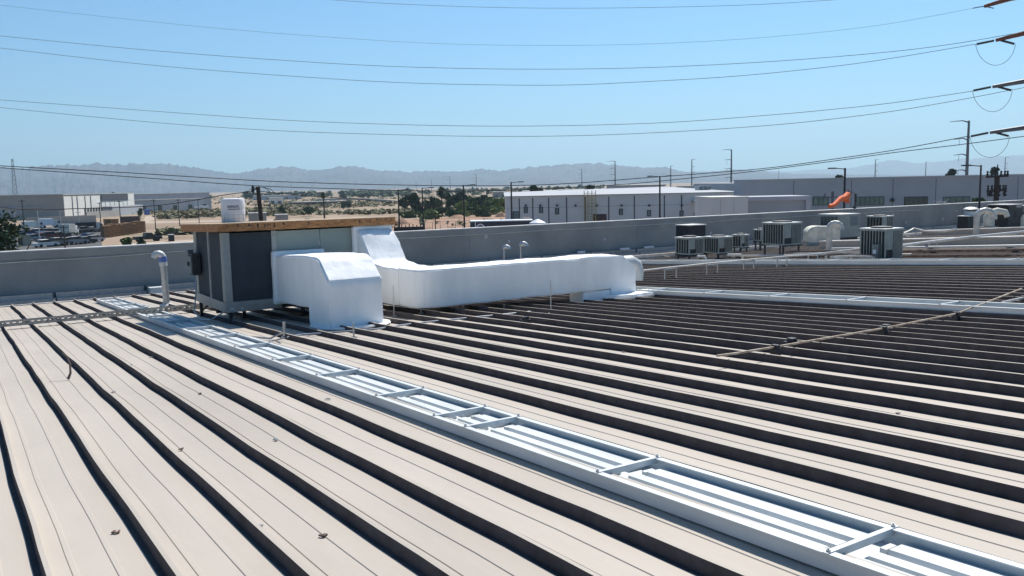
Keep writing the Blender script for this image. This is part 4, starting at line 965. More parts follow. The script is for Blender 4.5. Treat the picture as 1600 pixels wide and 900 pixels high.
for (a, c, y, D, m_, lab) in ((271, 297, 321, 490, 'label', 'white semi trailer parked by the pale shed, left of two'), (303, 326, 321.5, 490, 'label', 'white semi trailer parked by the pale shed, right of two'), (225, 234, 327.5, 420, 'blue', 'blue and white container by the dirt road at left')):
    P = at_d(a, y, D); t, L_, H = ground_box('parked_trailer', a, c, y, D, 2.5, m_, lab, 'trailer', GZ+1.0 if m_ == 'label' else GZ)
    if m_ == 'label':
        for x in (L_*.12, L_*.85): b = MB(); b.tube([(x, .1, -.5), (x, 2.4, -.5)], .5, 10); b.build('wheel', 'tyre', t)
t, L_, H = ground_box('yard_wall', 40, 150, 338, 330, .4, 'btan', 'low brownish yard wall in front of the tan warehouse', 'wall')
t, L_, H = ground_box('yard_wall', 188, 218, 338, 300, .4, 'brown', 'low dark brown wall left of the dirt road', 'wall')
# overpass
t = thing('overpass', 'pale concrete road overpass rising on piers across the plain', 'bridge', (0, 0, GZ))
pts = [at_d(px, py, 640) for px, py in ((495, 312), (520, 311), (545, 310.5), (575, 311.5), (600, 313), (628, 315.5))]
b = MB()
for p, q in zip(pts, pts[1:]): b.beam(p, q, 9, 1.3)
for v_ in range(len(b.v)): x, y, z = b.v[v_]; b.v[v_] = (x, y, z-GZ)
b.build('deck', 'concrete', t)
for p in pts: b = MB(); b.box(p.x-1.6, p.x+1.6, p.y-1.5, p.y+1.5, -.1, p.z-GZ-.6); b.build('pier', 'bwhite', t)

# ================================================================== POLES
def light_pole(px, pyt, D, lab, arm=1, m_='poledark', r=.13, double=False, lean=0):
    T = at_d(px, pyt, D); t = thing('street_light', lab, 'street light', (T.x, T.y, GZ)); H = T.z-GZ
    b = MB(); b.tube([(0, 0, 0), (0, 0, H)], [r, r*.6], 8); b.build('pole', m_, t)
    for sgn in ((1, -1) if double else (arm,)):
        b = MB(); e = Vector((RT.x, RT.y, 0)).normalized()*sgn*1.0; b.beam((0, 0, H-.08), tuple(e*1.0+Vector((0, 0, H+.02))), .07, .06); b.obox(e*1.05+Vector((0, 0, H)), e*.3, Vector((-e.y, e.x, 0))*.14, (0, 0, .05)); b.build('lamp_head', m_, t)
light_pole(622, 296, 100, 'dark street light pole at the left end of the dark hoarding')
light_pole(659.5, 293.5, 100, 'dark street light pole at the right end of the dark hoarding', r=.11)
light_pole(724, 289, 96, 'dark street light pole between the hoarding and the trailer')
light_pole(798.5, 284.5, 92, 'dark street light pole by the left end of the white warehouse')
light_pole(1031, 275, 95, 'dark twin headed street light in front of the white warehouse', double=True)
light_pole(1320.5, 262.5, 75, 'dark street light behind the windsock', arm=-1)
light_pole(1533, 258, 70, 'dark street light beside the wooden power pole at right', arm=-1, r=.1)
light_pole(680, 338, 90, 'short lamp post in the dirt yard beyond the wall', r=.08)
for px, pyt, D, m_, lab in ((34, 312, 215, 'poledark', 'dark pole before the tan warehouse at far left'), (58, 327, 190, 'polelight', 'pale pole standing in the parking lot'), (22, 331, 185, 'polelight', 'pale pole left of the pale parking lot pole'), (93, 329, 230, 'polelight', 'thin pale pole before the cream cladding'), (99, 352, 150, 'poledark', 'greenish dark pole among the parked cars'), (25, 362, 130, 'polelight', 'pale post at the left side of the small shed'), (155, 316, 260, 'poledark', 'dark pole by the grey annex of the tan warehouse'), (122, 330, 250, 'polelight', 'pale pole before the dock doors'), (186, 313, 230, 'poledark', 'dark utility pole right of the pallets'), (240, 311, 250, 'poledark', 'dark utility pole on the dirt road'), (278, 311, 270, 'poledark', 'dark utility pole by the left parked trailer'), (309, 311, 290, 'poledark', 'dark utility pole by the right parked trailer'), (505, 301, 260, 'woodpole', 'dark pole with bushy top out in the scrub')):
    T = at_d(px, pyt, D); t = thing('utility_pole', lab, 'pole', (T.x, T.y, GZ)); b = MB(); b.tube([(0, 0, 0), (0, 0, T.z-GZ)], [.14, .09], 7); b.build('pole', m_, t); b = MB(); e = Vector((RT.x, RT.y, 0)); b.beam(tuple(-e*.7+Vector((0, 0, T.z-GZ-.3))), tuple(e*.7+Vector((0, 0, T.z-GZ-.3))), .12, .12); b.build('crossarm', m_, t)
# transmission poles marching away
def tpole(px, pyt, side, lab, zt=20.0, arms=4, r=.55, armpx=26, D=None):
    d = ray(px, pyt); e = d.z/math.hypot(d.x, d.y); D = D or zt/e; T = at_d(px, pyt, D); t = thing('transmission_pole', lab, 'transmission pole', (T.x, T.y, GZ), group='steel transmission poles marching to the horizon'); H = T.z-GZ
    b = MB(); b.tube([(0, 0, 0), (0, 0, H)], [r*1.3, r*.7], 8); b.build('pole', 'pole', t); s_ = mpp(T); ex = Vector((RT.x, RT.y, 0)).normalized()*side
    for i in range(arms):
        z = H-(.3 if i == 0 else H*.19*i+1.0); L_ = armpx*s_*(1.15 if i == 0 else .85); b = MB()
        b.tube([(0, 0, z-.3), tuple(ex*L_*.35+Vector((0, 0, z+.35))), tuple(ex*L_+Vector((0, 0, z)))], [r*.5, r*.35, r*.18], 6); o = b.build('arm', 'pole', t)
        if i: b = MB(); p = ex*L_*.62; b.tube([(p.x, p.y, z), (p.x, p.y, z-10*s_ if px > 1400 else z-3)], r*.12, 5); b.build('insulator', 'pole', o)
tpole(1514, 188.5, -1, 'nearest steel transmission pole with four left arms, over the grey building')
tpole(1143, 233.5, -1, 'steel transmission pole above the left end of the grey building', armpx=13)
tpole(1081, 249, 1, 'steel transmission pole with short right arms over the white warehouse', arms=5, armpx=6)
tpole(1048, 259, 1, 'plain steel pole just right of the twin headed street light', arms=1, armpx=4, zt=17)
tpole(961, 251.5, -1, 'steel transmission pole between the two dark trees and the street light', armpx=11)
tpole(909, 264.5, -1, 'small transmission pole beside the right dark tree', arms=3, armpx=6)
tpole(744, 272, -1, 'distant transmission pole above the yellow green trees', arms=3, armpx=6)
tpole(703, 275.5, -1, 'distant transmission pole just right of the palm', arms=2, armpx=7)
tpole(1368, 249, 1, 'faint distant transmission pole over the middle of the grey building', arms=3, armpx=5)
tpole(1447, 253, 1, 'fainter plain pole between the two tree tops over the grey building', arms=1, armpx=2)
tpole(1571, 246, 1, 'faint transmission pole behind the wooden power pole', arms=3, armpx=6)
tpole(1217, 266, 1, 'thin faint pole over the left part of the grey building', arms=1, armpx=2)
tpole(674, 281, -1, 'thin distant pole left of the palm', arms=2, armpx=4, zt=16)
tpole(650, 283, -1, 'thin distant pole behind the left tree group', arms=1, armpx=3, zt=14)
for i, (px, py, where) in enumerate(((616, 289, 'nearest'), (603, 292, 'second'), (594, 294, 'third'), (586, 295, 'fourth'), (578, 296, 'fifth'), (551, 297, 'sixth'), (545, 298, 'farthest'))):
    tpole(px, py, -1, 'hair thin distant pole over the overpass, %s of the row' % where, arms=1, armpx=2, zt=10, r=.35)
# lattice tower far left
T = at_d(19, 248, 900); t = thing('lattice_tower', 'faint lattice tower far left before the mountains', 'lattice tower', (T.x, T.y, GZ)); H = T.z-GZ
b = MB(); e = Vector((RT.x, RT.y, 0)).normalized()
def lw(z): return 3.6*(1-z/H)+1.2
n = 10
for sgn in (-1, 1): b.tube([tuple(e*sgn*lw(H*i/n)*.5+Vector((0, 0, H*i/n))) for i in range(n+1)], .22, 4)
for i in range(n): b.tube([tuple(-e*lw(H*i/n)*.5+Vector((0, 0, H*i/n))), tuple(e*lw(H*(i+1)/n)*.5+Vector((0, 0, H*(i+1)/n)))], .14, 4); b.tube([tuple(e*lw(H*i/n)*.5+Vector((0, 0, H*i/n))), tuple(-e*lw(H*(i+1)/n)*.5+Vector((0, 0, H*(i+1)/n)))], .14, 4)
b.build('lattice_frame', 'pole', t)
# leaning wooden pole behind the cooler
D = 62; T = at_d(403, 292, D); B0 = at_d(409, 352, D); B0.z = GZ; dz = T.z-at_d(409, 352, D).z; v_ = (T-at_d(409, 352, D))/dz; base = T-v_*(T.z-GZ)
t = thing('wooden_power_pole', 'leaning dark wooden power pole with looped wires behind the cooler', 'power pole', base); b = MB(); b.tube([(0, 0, 0), T-base], [.19, .14], 10); b.build('pole', 'woodpole', t)
e = Vector((RT.x, RT.y, 0)).normalized(); s_ = mpp(T); b = MB(); b.tube([T-base-e*.35-Vector((0, 0, .25)), T-base+e*.05], .05, 6); b.lathe([(.09, -.4), (.10, .0), (.06, .1)], tuple(T-base-e*.35), 8); b.build('insulator', 'poledark', t)
b = MB()
for (x0_, x1_, x2_) in ((-1, -13, -18), (-2, -10, -12), (2, 15, 20), (1, 20, 25)):
    b.tube([T-base+e*x0_*s_, T-base+e*(x0_+x1_)*.5*s_+Vector((0, 0, -1*s_)), T-base+e*x1_*s_+Vector((0, 0, -4*s_)), T-base+e*x2_*s_+Vector((0, 0, -10*s_))], .02, 5)
b.build('jumper_wire', 'wire', t)
# wooden pole with crossarm at right
D = 80; T = at_d(1559, 257, D); t = thing('wooden_power_pole', 'dark wooden power pole with two cross arms behind the wall at right', 'power pole', (T.x, T.y, GZ)); H = T.z-GZ; s_ = mpp(T)
b = MB(); b.tube([(0, 0, 0), (0, 0, H-18*s_)], [.24, .2], 8); b.tube([(0, 0, H-18*s_), (0, 0, H)], .05, 6); b.build('pole', 'woodpole', t)
for zz, w_, nm in ((H-19*s_, 17, 'crossarm'), (H-41*s_, 15, 'crossarm')):
    b = MB(); b.beam(tuple(-e*w_*s_+Vector((0, 0, zz))), tuple(e*w_*s_+Vector((0, 0, zz+1*s_))), .14, .16); o = b.build(nm, 'woodpole', t); b = MB()
    for q in (-.9, -.5, -.2, .35, .7, .95): b.lathe([(.06, 0), (.11, .1), (.05, .2), (.1, .3), (.04, .4)], tuple(e*w_*s_*q+Vector((0, 0, zz+.08))), 7)
    b.build('insulator', 'poledark', o)
b = MB(); 
for q in (-12, -9, -6, 5, 13, 15): b.tube([e*q*s_+Vector((0, 0, H-41*s_)), e*(q-2)*s_+Vector((0, 0, H-45*s_)), e*(q-1)*s_+Vector((0, 0, H-49*s_)), e*(q+1)*s_+Vector((0, 0, H-47*s_))], .07, 6)
b.build('fuse_cutouts', 'poledark', t)
# small crossarm pole behind the windsock
D = 84; T = at_d(1301, 299, D); t = thing('small_utility_pole', 'short crossarm pole left of the windsock', 'power pole', (T.x, T.y, GZ)); H = T.z-GZ; b = MB(); b.tube([(0, 0, 0), (0, 0, H)], .12, 7); b.build('pole', 'pole', t); b = MB(); s_ = mpp(T); b.beam(tuple(-e*12*s_+Vector((0, 0, H-9*s_))), tuple(e*8*s_+Vector((0, 0, H-9*s_))), .1, .12); b.tube([-e*12*s_+Vector((0, 0, H-10*s_)), -e*12*s_+Vector((0, 0, H-3*s_))], .07, 6); b.build('crossarm', 'pole', t)

# big tower arms reaching in from the right, and the line it carries
PA = at_d(1600, 200, 85); PB = at_d(0, 200, 125); PA.z = PB.z = 0; un = (PB-PA).normalized(); nn = Vector((-un.y, un.x, 0))
def on_line(px, py, off=0.0):
    d = ray(px, py); A = PA+nn*off; k = A.dot(nn)/d.dot(nn); return d*k
Tm = on_line(1700, 200); t = thing('transmission_tower', 'steel transmission tower at the right edge with arms reaching into the sky', 'transmission pole', (Tm.x, Tm.y, GZ)); org = t.location.copy()
b = MB(); b.tube([(Tm.x, Tm.y, GZ), (Tm.x, Tm.y, 24)], [.7, .35], 12); b.build('pole', 'rustarm', t, origin=org)
for (tx, ty, ex_, ey, m_, full) in ((1538, 10, 1578, -2, 'rustarm', 0), (1556, 63, 1600, 52, 'rustarm', 1), (1551, 135.5, 1600, 127, 'pole', 1), (1547, 207, 1600, 199.5, 'pole', 1)):
    a = on_line(tx, ty); c = on_line(ex_, ey); far = on_line(1695, ey-(ty-ey)*2.0)
    b = MB(); b.tube([a, c, far], [.14, .20, .32], 8); o = b.build('arm', m_, t, origin=org)
    if full:
        b = MB(); q0, q1 = on_line(tx-3, ty+.5), on_line(tx-30, ty+6); n = 12
        b.tube([q0.lerp(q1, i/24) for i in range(25)], [.07 if i % 2 else .115 for i in range(25)], 7); b.build('insulator', 'poledark', o, origin=org)
        b = MB(); q2, q3 = on_line(tx+8, ty), on_line(tx+29, ty+5.5); b.tube([q2.lerp(q3, i/24) for i in range(25)], [.07 if i % 2 else .115 for i in range(25)], 7); b.build('insulator', 'poledark', o, origin=org)
        b = MB(); pts = []
        for i in range(17):
            u_ = i/16; x = tx-32+u_*63; y = ty+6+33*(1-(2*u_-1)**2)**.62; pts.append(on_line(x, y))
        b.tube(pts, .018, 5); b.build('jumper_wire', 'wire', o, origin=org)
    else:
        b = MB(); b.tube([on_line(tx-18, ty+3), on_line(tx-8, ty+1), on_line(tx, ty), on_line(tx+15, ty+3)], .04, 5); b.build('clamp', 'poledark', o, origin=org)
def cat_(pts, n=60):
    """smooth curve through the points (Catmull-Rom)"""
    P = [pts[0]]+pts+[pts[-1]]; out = []
    for i in range(1, len(P)-2):
        for j in range(8):
            t_ = j/8; a, b_, c, d = P[i-1], P[i], P[i+1], P[i+2]
            out.append(tuple(.5*((2*b_[k])+(-a[k]+c[k])*t_+(2*a[k]-5*b_[k]+4*c[k]-d[k])*t_*t_+(-a[k]+3*b_[k]-3*c[k]+d[k])*t_**3) for k in range(2)))
    return out+[pts[-1]]
WIRES = [([(430, -9), (520, 0), (640, 7), (790, 12), (960, 12.5), (1160, 8), (1300, 0), (1420, -9)], 'topmost thin power line crossing the top edge of the sky', .018),
 ([(-80, -2), (0, 8), (200, 30), (350, 45), (500, 57), (680, 68), (860, 71), (1030, 68), (1200, 58), (1370, 40), (1520, 13)], 'faint power line second from the top', .013),
 ([(-80, 47), (0, 56), (250, 80), (500, 98), (650, 105), (800, 108), (960, 107), (1100, 102), (1250, 93), (1400, 80), (1500, 67), (1600, 50), (1680, 38)], 'power line third from the top, meeting the rusty arm', .024),
 ([(-80, 65), (0, 75), (250, 103), (500, 122), (650, 130), (800, 133), (900, 132.5), (1000, 128), (1150, 119), (1300, 104), (1400, 90), (1524, 69)], 'power line fourth from the top, ending at the upper insulator', .024),
 ([(-80, 149), (0, 156), (150, 167), (300, 178), (450, 188), (600, 194), (750, 197), (900, 196), (1050, 191), (1200, 180), (1300, 171), (1400, 160), (1519, 142.5)], 'power line fifth from the top, ending at the middle insulator', .024),
 ([(-80, 160), (0, 168), (150, 183), (300, 196), (450, 205), (600, 210), (750, 213), (900, 212), (1050, 206), (1200, 196), (1300, 186), (1400, 173), (1500, 156), (1600, 137), (1680, 124)], 'power line sixth from the top, passing the middle arm', .024)]
for pts, lab, r in WIRES:
    b = MB(); b.tube([on_line(x, y) for x, y in cat_(pts)], r*.9, 5); tag(b.build('power_line', 'wire'), lab, 'power line', 'high power lines across the sky')
for D0, pts, lab in ((62, [(-80, 253), (0, 259), (200, 270), (380, 281), (500, 286), (650, 289.5), (800, 290), (900, 286), (1000, 278.5), (1100, 271), (1200, 262.5), (1300, 249), (1400, 234), (1512, 213)], 'upper of the two black lines along the horizon'),
                 (64, [(-80, 256), (0, 262), (200, 276), (380, 289), (500, 294), (650, 298), (780, 297.5), (960, 289), (1100, 276), (1200, 265), (1300, 252), (1400, 238), (1500, 226), (1600, 213), (1700, 200)], 'lower of the two black lines along the horizon'),
                 (62, [(-60, 312), (30, 327), (120, 326), (245, 321), (355, 304), (396, 299)], 'thin service line from the left to the leaning pole'),
                 (62, [(406, 299), (480, 306), (560, 311), (625, 318), (700, 326)], 'thin service line sagging right from the leaning pole')):
    b = MB(); b.tube([at_d(x, y, D0+8*(x/1600)) for x, y in cat_(pts)], .028, 5); tag(b.build('power_line', 'wire'), lab, 'power line', 'low power lines over the horizon')

# ================================================================== TREES
def tree(px, pyb, wpx, hpx, D, mt_, lab, kind='round', seed=0, name='tree', nleaf=420, ground=True):
    rr = random.Random(seed+int(px)*7); P = at_d(px, 300, D); P.z = GZ; s_ = D/F*math.cos(0)*1.0
    top = at_d(px, pyb-hpx, D).z; H = top-GZ; W = wpx*s_*(1.4 if 600 < px < 800 else 1.1); hb = max(H-hpx*s_, 0.0) if ground else 0
    t = thing(name, lab, 'tree' if name != 'bush' else 'bush', P); b = MB(); rt = max(.08, H*.022)
    ch = min(H*(.78 if name != 'bush' else .98), (1.5 if D > 270 or D < 120 else 1.05)*hpx*s_); c0 = H-ch/2
    b.tube([(0, 0, -.1), (rr.uniform(-.1, .1), 0, H*.35), (rr.uniform(-.2, .2), rr.uniform(-.2, .2), H*.85)], [rt, rt*.7, rt*.2], 6)
    for i in range(6):
        a = rr.uniform(0, 6.28); z = H*rr.uniform(.25, .6); b.tube([(0, 0, z), (math.cos(a)*W*.2, math.sin(a)*W*.2, z+H*.12), (math.cos(a)*W*.36, math.sin(a)*W*.36, z+H*.25)], [rt*.45, rt*.3, rt*.1], 5)
    b.build('trunk', 'bark', t)
    b = MB(); lobes = []
    for i in range(9 if kind != 'tall' else 7):
        a = rr.uniform(0, 6.28); q = rr.uniform(.1, .62); zz = rr.uniform(-.8, .8)
        lobes.append((Vector((math.cos(a)*q*W*.5*math.sqrt(1-zz*zz*.6), math.sin(a)*q*W*.5*math.sqrt(1-zz*zz*.6), c0+zz*ch*.42)), rr.uniform(.22, .40)))
    for _ in range(nleaf):
        c, q = rr.choice(lobes); d = Vector((rr.gauss(0, 1), rr.gauss(0, 1), rr.gauss(0, 1))).normalized()*rr.uniform(.55, 1.05)
        p = c+Vector((d.x*q*W*.62, d.y*q*W*.62, d.z*q*ch*.55)); 
        if p.z < .1: p.z = .1+rr.random()*.3
        if p.z > H: p.z = H-rr.random()*.2*H
        ls = (W*rr.uniform(.03, .065)+.08) if nleaf < 1000 else (W*rr.uniform(.014, .03)+.03)
        u_ = Vector((rr.gauss(0, 1), rr.gauss(0, 1), rr.gauss(0, .6))).normalized(); v_ = u_.orthogonal().normalized(); v_ = (v_*math.cos(2.1*rr.random())+u_.cross(v_)*math.sin(2.1*rr.random())).normalized()
        b.quad(p-u_*ls-v_*ls*.55, p+u_*ls-v_*ls*.6, p+u_*ls*.7+v_*ls*.8, p-u_*ls*.8+v_*ls*.6)
    tag(b.build('crown', mt_, t, fix=False), kind='stuff'); return t
TR = [(631, 336, 14, 33, 290, 'leafd', 'dark slender tree at the left end of the tree group', 'tall'), (648, 336, 24, 36, 292, 'leafd', 'tall dark tree, second from the left of the group'), (665, 334, 12, 22, 300, 'leafd', 'small dark tree between two taller ones'),
      (675, 333, 14, 27, 305, 'leafd', 'pointed dark tree left of the palm'), (700, 331, 15, 32, 300, 'leafd', 'dark tree right beside the palm'), (714, 331, 26, 34, 310, 'leafd', 'broad dark tree right of the palm'), (684, 331, 18, 22, 320, 'leafm', 'mid green tree behind the palm trunk'),
      (736, 332, 20, 26, 330, 'leafm', 'mid green tree behind the street light'), (752, 332, 20, 27, 330, 'leafd', 'dark tree behind the yellow green bushes'), (772, 332, 26, 24, 310, 'leafl', 'yellow green tree near the white warehouse'), (786, 331, 16, 22, 315, 'leafl', 'yellow green tree touching the white warehouse'), (760, 330, 22, 22, 350, 'leafm', 'mid green tree in the back of the right group'),
      (838, 312, 26, 23, 200, 'leafd', 'dark bushy tree over the white warehouse roof, left of two'), (920, 306, 18, 18, 230, 'leafd', 'dark bushy tree over the white warehouse roof, right of two'), (1310, 283, 18, 10, 260, 'leafd', 'dark tree top over the grey building behind the street light'),
      (1482, 277, 18, 14, 240, 'leafd', 'dark tree top left of the nearest transmission pole'), (1552, 276, 16, 15, 240, 'leafd', 'dark tree top beside the wooden power pole'), (1531, 324, 22, 14, 86, 'leafm', 'green shrub behind the wall under the wooden pole'), (857, 312, 8, 6, 210, 'leafd', 'small dark bush over the warehouse roof')]
for i, q in enumerate(TR): tree(*q[:7], kind=(q[7] if len(q) > 7 else 'round'), seed=i, nleaf=950 if q[2] > 17 else 600)
BU = [(636, 339, 26, 9, 285, 'leafm', 'low green undergrowth beneath the leftmost slender tree'), (690, 336, 26, 12, 296, 'leafm', 'low green undergrowth around the palm trunk'), (740, 334, 34, 15, 300, 'leafm', 'wide green bush between the middle street light and warehouse'), (776, 334, 30, 14, 300, 'leafl', 'wide yellow green bush left of the white warehouse'), (662, 338, 20, 12, 290, 'leafd', 'dark undergrowth between the left trees'), (670, 341, 34, 14, 268, 'leafl', 'yellow green bush in front of the left tree group'), (719, 336, 28, 21, 275, 'leafl', 'large yellow green bush by the middle street light'), (655, 338, 16, 8, 272, 'leafm', 'small green bush at the foot of the tall dark tree'), (752, 334, 30, 9, 280, 'leafm', 'low green hedge right of the large bush'), (702, 336, 14, 10, 274, 'leafm', 'small bush under the palm'),
      (481, 330, 20, 7, 330, 'leafd', 'dark desert bush beyond the cooler lid, right'), (440, 330, 14, 10, 330, 'leafd', 'dark desert bush beyond the cooler lid, left'), (544, 320, 14, 8, 450, 'leafd', 'dark bush beside the white roofed shed'), (535, 324, 8, 10, 420, 'leafd', 'round topped small tree by the white roofed shed'),
      (192, 382, 20, 11, 105, 'leafm', 'green weed bush just behind the wall left of the pickup'), (216, 380, 14, 10, 105, 'leafd', 'dark green bush just behind the wall beside the pickup'), (216, 334, 10, 10, 300, 'leafd', 'dark bush at the right end of the cream warehouse'), (265, 362, 10, 6, 200, 'leafm', 'small shrub on the dirt near the black bin')]
for i, q in enumerate(BU): tree(*q[:7], seed=50+i, name='bush', nleaf=420)
tree(4, 390, 78, 72, 66, 'leafd', 'ragged dark tree at the left edge in front of the parking lot', seed=99, nleaf=1500)
# far belt of trees
for i in range(46):
    pass
b = MB(); rr = random.Random(77)
for i in range(520):
    px = rr.choice([rr.uniform(140, 330), rr.uniform(380, 520), rr.uniform(530, 800), rr.uniform(530, 640), rr.uniform(800, 1000)]); D = rr.uniform(900, 1900); P = at_d(px, 300, D); P.z = GZ; clump(b, P, rr.uniform(3, 8), rr.uniform(3, 8.5), 10, rr)
tag(b.build('far_tree_belt', 'leafd', fix=False), 'hazy belt of distant trees along the foot of the mountains', kind='stuff')
# palms
def palm(px, pyt, D, lab, crown_px, seed):
    rr = random.Random(seed); T = at_d(px, pyt, D); H = T.z-GZ; s_ = D/F; t = thing('palm_tree', lab, 'palm', (T.x, T.y, GZ)); Hc = H-crown_px*s_*.6
    b = MB(); b.tube([(0, 0, 0), (.1, 0, Hc*.5), (0, 0, Hc)], [.32, .24, .2], 8); b.build('trunk', 'bark', t)
    b = MB(); R3 = crown_px*s_*.5
    for i in range(150):
        a = rr.uniform(0, 6.28); el = rr.uniform(-1.3, 1.4); d = Vector((math.cos(a)*math.cos(el), math.sin(a)*math.cos(el), math.sin(el))); L_ = R3*rr.uniform(.8, 1.25)
        sd_ = Vector((-math.sin(a), math.cos(a), 0))*R3*.22; c = Vector((0, 0, Hc)); m2 = c+d*L_*.6; e2 = c+d*L_+Vector((0, 0, -.15*L_)); e2.z += .2*L_*(el > 0); b.quad(c-sd_*.3, m2-sd_, e2, m2+sd_); 
    tag(b.build('crown', 'leafd', t, fix=False), kind='stuff')
palm(689.5, 290.5, 296, 'tall fan palm standing out of the tree group', 17, 1)
palm(176, 299, 900, 'faint palm beyond the tan warehouse', 7, 2); palm(505, 300, 262, 'small crowned palm on the scrub pole line', 9, 3)

# ================================================================== CARS, PALLETS, SHED
def make_car(lab, kind='sedan'):
    t = thing('parked_car', lab, 'car', (0, 0, 0), 0, 'cars parked in the lot')
    L_, W = 4.5, 1.8
    prof = [(-2.25, .35), (-2.25, .85), (-1.9, .95), (-1.2, .98), (1.0, .95), (2.0, .82), (2.25, .65), (2.25, .35)]
    b = MB(); b.prism([(x, -W/2, z) for x, z in prof], (0, W, 0)); o = b.build('body', 'car_white', t)
    cab = [(-1.75, .96), (-1.25, 1.42), (.15, 1.46), (.95, .97)]
    b = MB(); b.prism([(x, -W/2+.12, z) for x, z in cab], (0, W-.24, 0)); b.build('cabin_glass', 'carglass', t)
    b = MB(); b.hexa([(-1.3, -W/2+.16, 1.425), (.18, -W/2+.16, 1.462), (.18, W/2-.16, 1.462), (-1.3, W/2-.16, 1.425), (-1.2, -W/2+.2, 1.46), (.1, -W/2+.2, 1.50), (.1, W/2-.2, 1.50), (-1.2, W/2-.2, 1.46)]); b.build('roof_skin', 'car_white', t)
    for sx in (-1.4, 1.4):
        for sy in (-1, 1): b = MB(); b.tube([(sx, sy*.72, .33), (sx, sy*.92, .33)], .33, 12); b.build('wheel', 'tyre', t)
    b = MB(); b.box(2.2, 2.26, -.8, -.5, .6, .72); b.build('headlight', 'label', t); b = MB(); b.box(2.2, 2.26, .5, .8, .6, .72); b.build('headlight', 'label', t)
    return t
cars = [(72, 386, 25, 'white', 'white car nearest the wall, leftmost of the front row'), (90, 384.5, 30, 'grey', 'grey car second in the front row'), (105, 383, 30, 'black', 'black car third in the front row'), (119, 382, 30, 'silver', 'silver car fourth in the front row'), (133, 380.5, 32, 'black', 'black car fifth in the front row'), (147, 378, 45, 'silver', 'silver car at the right end of the front row'), (140, 374, 40, 'blue', 'blue car behind the right end of the front row'),
        (54, 376, 20, 'silver', 'silver car left in the second row, by the shed'), (67, 374.5, 20, 'red', 'dark red car in the second row'), (80, 373.5, 25, 'red', 'maroon car at the middle of the second row'), (91, 372, 30, 'black', 'black car at the right of the second row'), (48, 369, 20, 'blue', 'dark blue car behind the shed'), (32, 369, 10, 'grey', 'grey car behind the shed, half hidden'), (62, 368, 20, 'white', 'white car in the back row at left'), (76, 366.5, 20, 'grey', 'grey car in the back row'), (90, 365.5, 20, 'silver', 'silver car at the middle of the back row'), (99, 363, 20, 'blue', 'blue car at the right of the back row'),
        (121, 366, 30, 'black', 'black car behind the pale box trailer'), (132, 364, 30, 'black', 'black car beside the flatbed'), (144, 363, 30, 'grey', 'grey car by the pallet stacks'), (20, 372, 10, 'black', 'black car left of the shed')]
proto = None
for i, (px, py, rz, col, lab) in enumerate(cars):
    P = on_ground(px, py)
    if proto is None: proto = make_car(lab); proto.location = P; proto.rotation_euler = (0, 0, R_(rz)); continue
    copy_tree(proto, P, R_(rz+random.uniform(-6, 6)), lab, swap={'car_paint_white': 'car_'+col} if col != 'white' else None, scale=(1, 1, random.uniform(.95, 1.2)))
# pickup
P = on_ground(231, 377.5); t = thing('pickup_truck', 'black pickup truck alone on the dirt just behind the wall', 'pickup', P, R_(8))
b = MB(); b.prism([(x, -.95, z) for x, z in [(-2.7, .5), (-2.7, 1.1), (1.3, 1.1), (2.6, 1.0), (2.7, .5)]], (0, 1.9, 0)); b.build('body', 'car_black', t); b = MB(); b.prism([(x, -.85, z) for x, z in [(-.7, 1.1), (-.6, 1.75), (.7, 1.75), (1.3, 1.1)]], (0, 1.7, 0)); b.build('cabin_glass', 'carglass', t)
b = MB(); b.box(-.6, .7, -.82, .82, 1.752, 1.80); b.build('roof_skin', 'car_black', t)
for sx in (-1.7, 1.7):
    for sy in (-1, 1): b = MB(); b.tube([(sx, sy*.75, .4), (sx, sy*.98, .4)], .4, 12); b.build('wheel', 'tyre', t)
# box trucks
def truck(px, py, L_, H, m_, lab, rz=25):
    P = on_ground(px, py); t = thing('box_truck', lab, 'truck', P, R_(rz)); b = MB(); b.box(-L_/2, L_/2-.1, -1.2, 1.2, .9, H); b.build('cargo_box', m_, t)
    b = MB(); b.prism([(x, -1.1, z) for x, z in [(L_/2, .6), (L_/2, 2.5), (L_/2+1.2, 2.4), (L_/2+1.8, 1.4), (L_/2+1.8, .6)]], (0, 2.2, 0)); b.build('cab', 'car_white', t); b = MB(); b.box(L_/2+1.0, L_/2+1.62, -1.12, 1.12, 1.5, 2.1); b.build('cab_glass', 'carglass', t)
    for x in (-L_/2+.9, L_/2+.9):
        for sy in (-1, 1): b = MB(); b.tube([(x, sy*.85, .5), (x, sy*1.15, .5)], .5, 12); b.build('wheel', 'tyre', t)
truck(73, 357, 3.6, 2.9, 'label', 'white box truck at the back of the parking lot', 10)
truck(106, 369, 3.5, 2.9, 'galv', 'pale grey box truck beside the black cars', 60)
truck(127, 363, 7, 2.6, 'black', 'dark flatbed loaded truck left of the pallets', 15)
truck(46, 360, 3.2, 2.6, 'bcream', 'cream box truck at the left of the lot', 15)
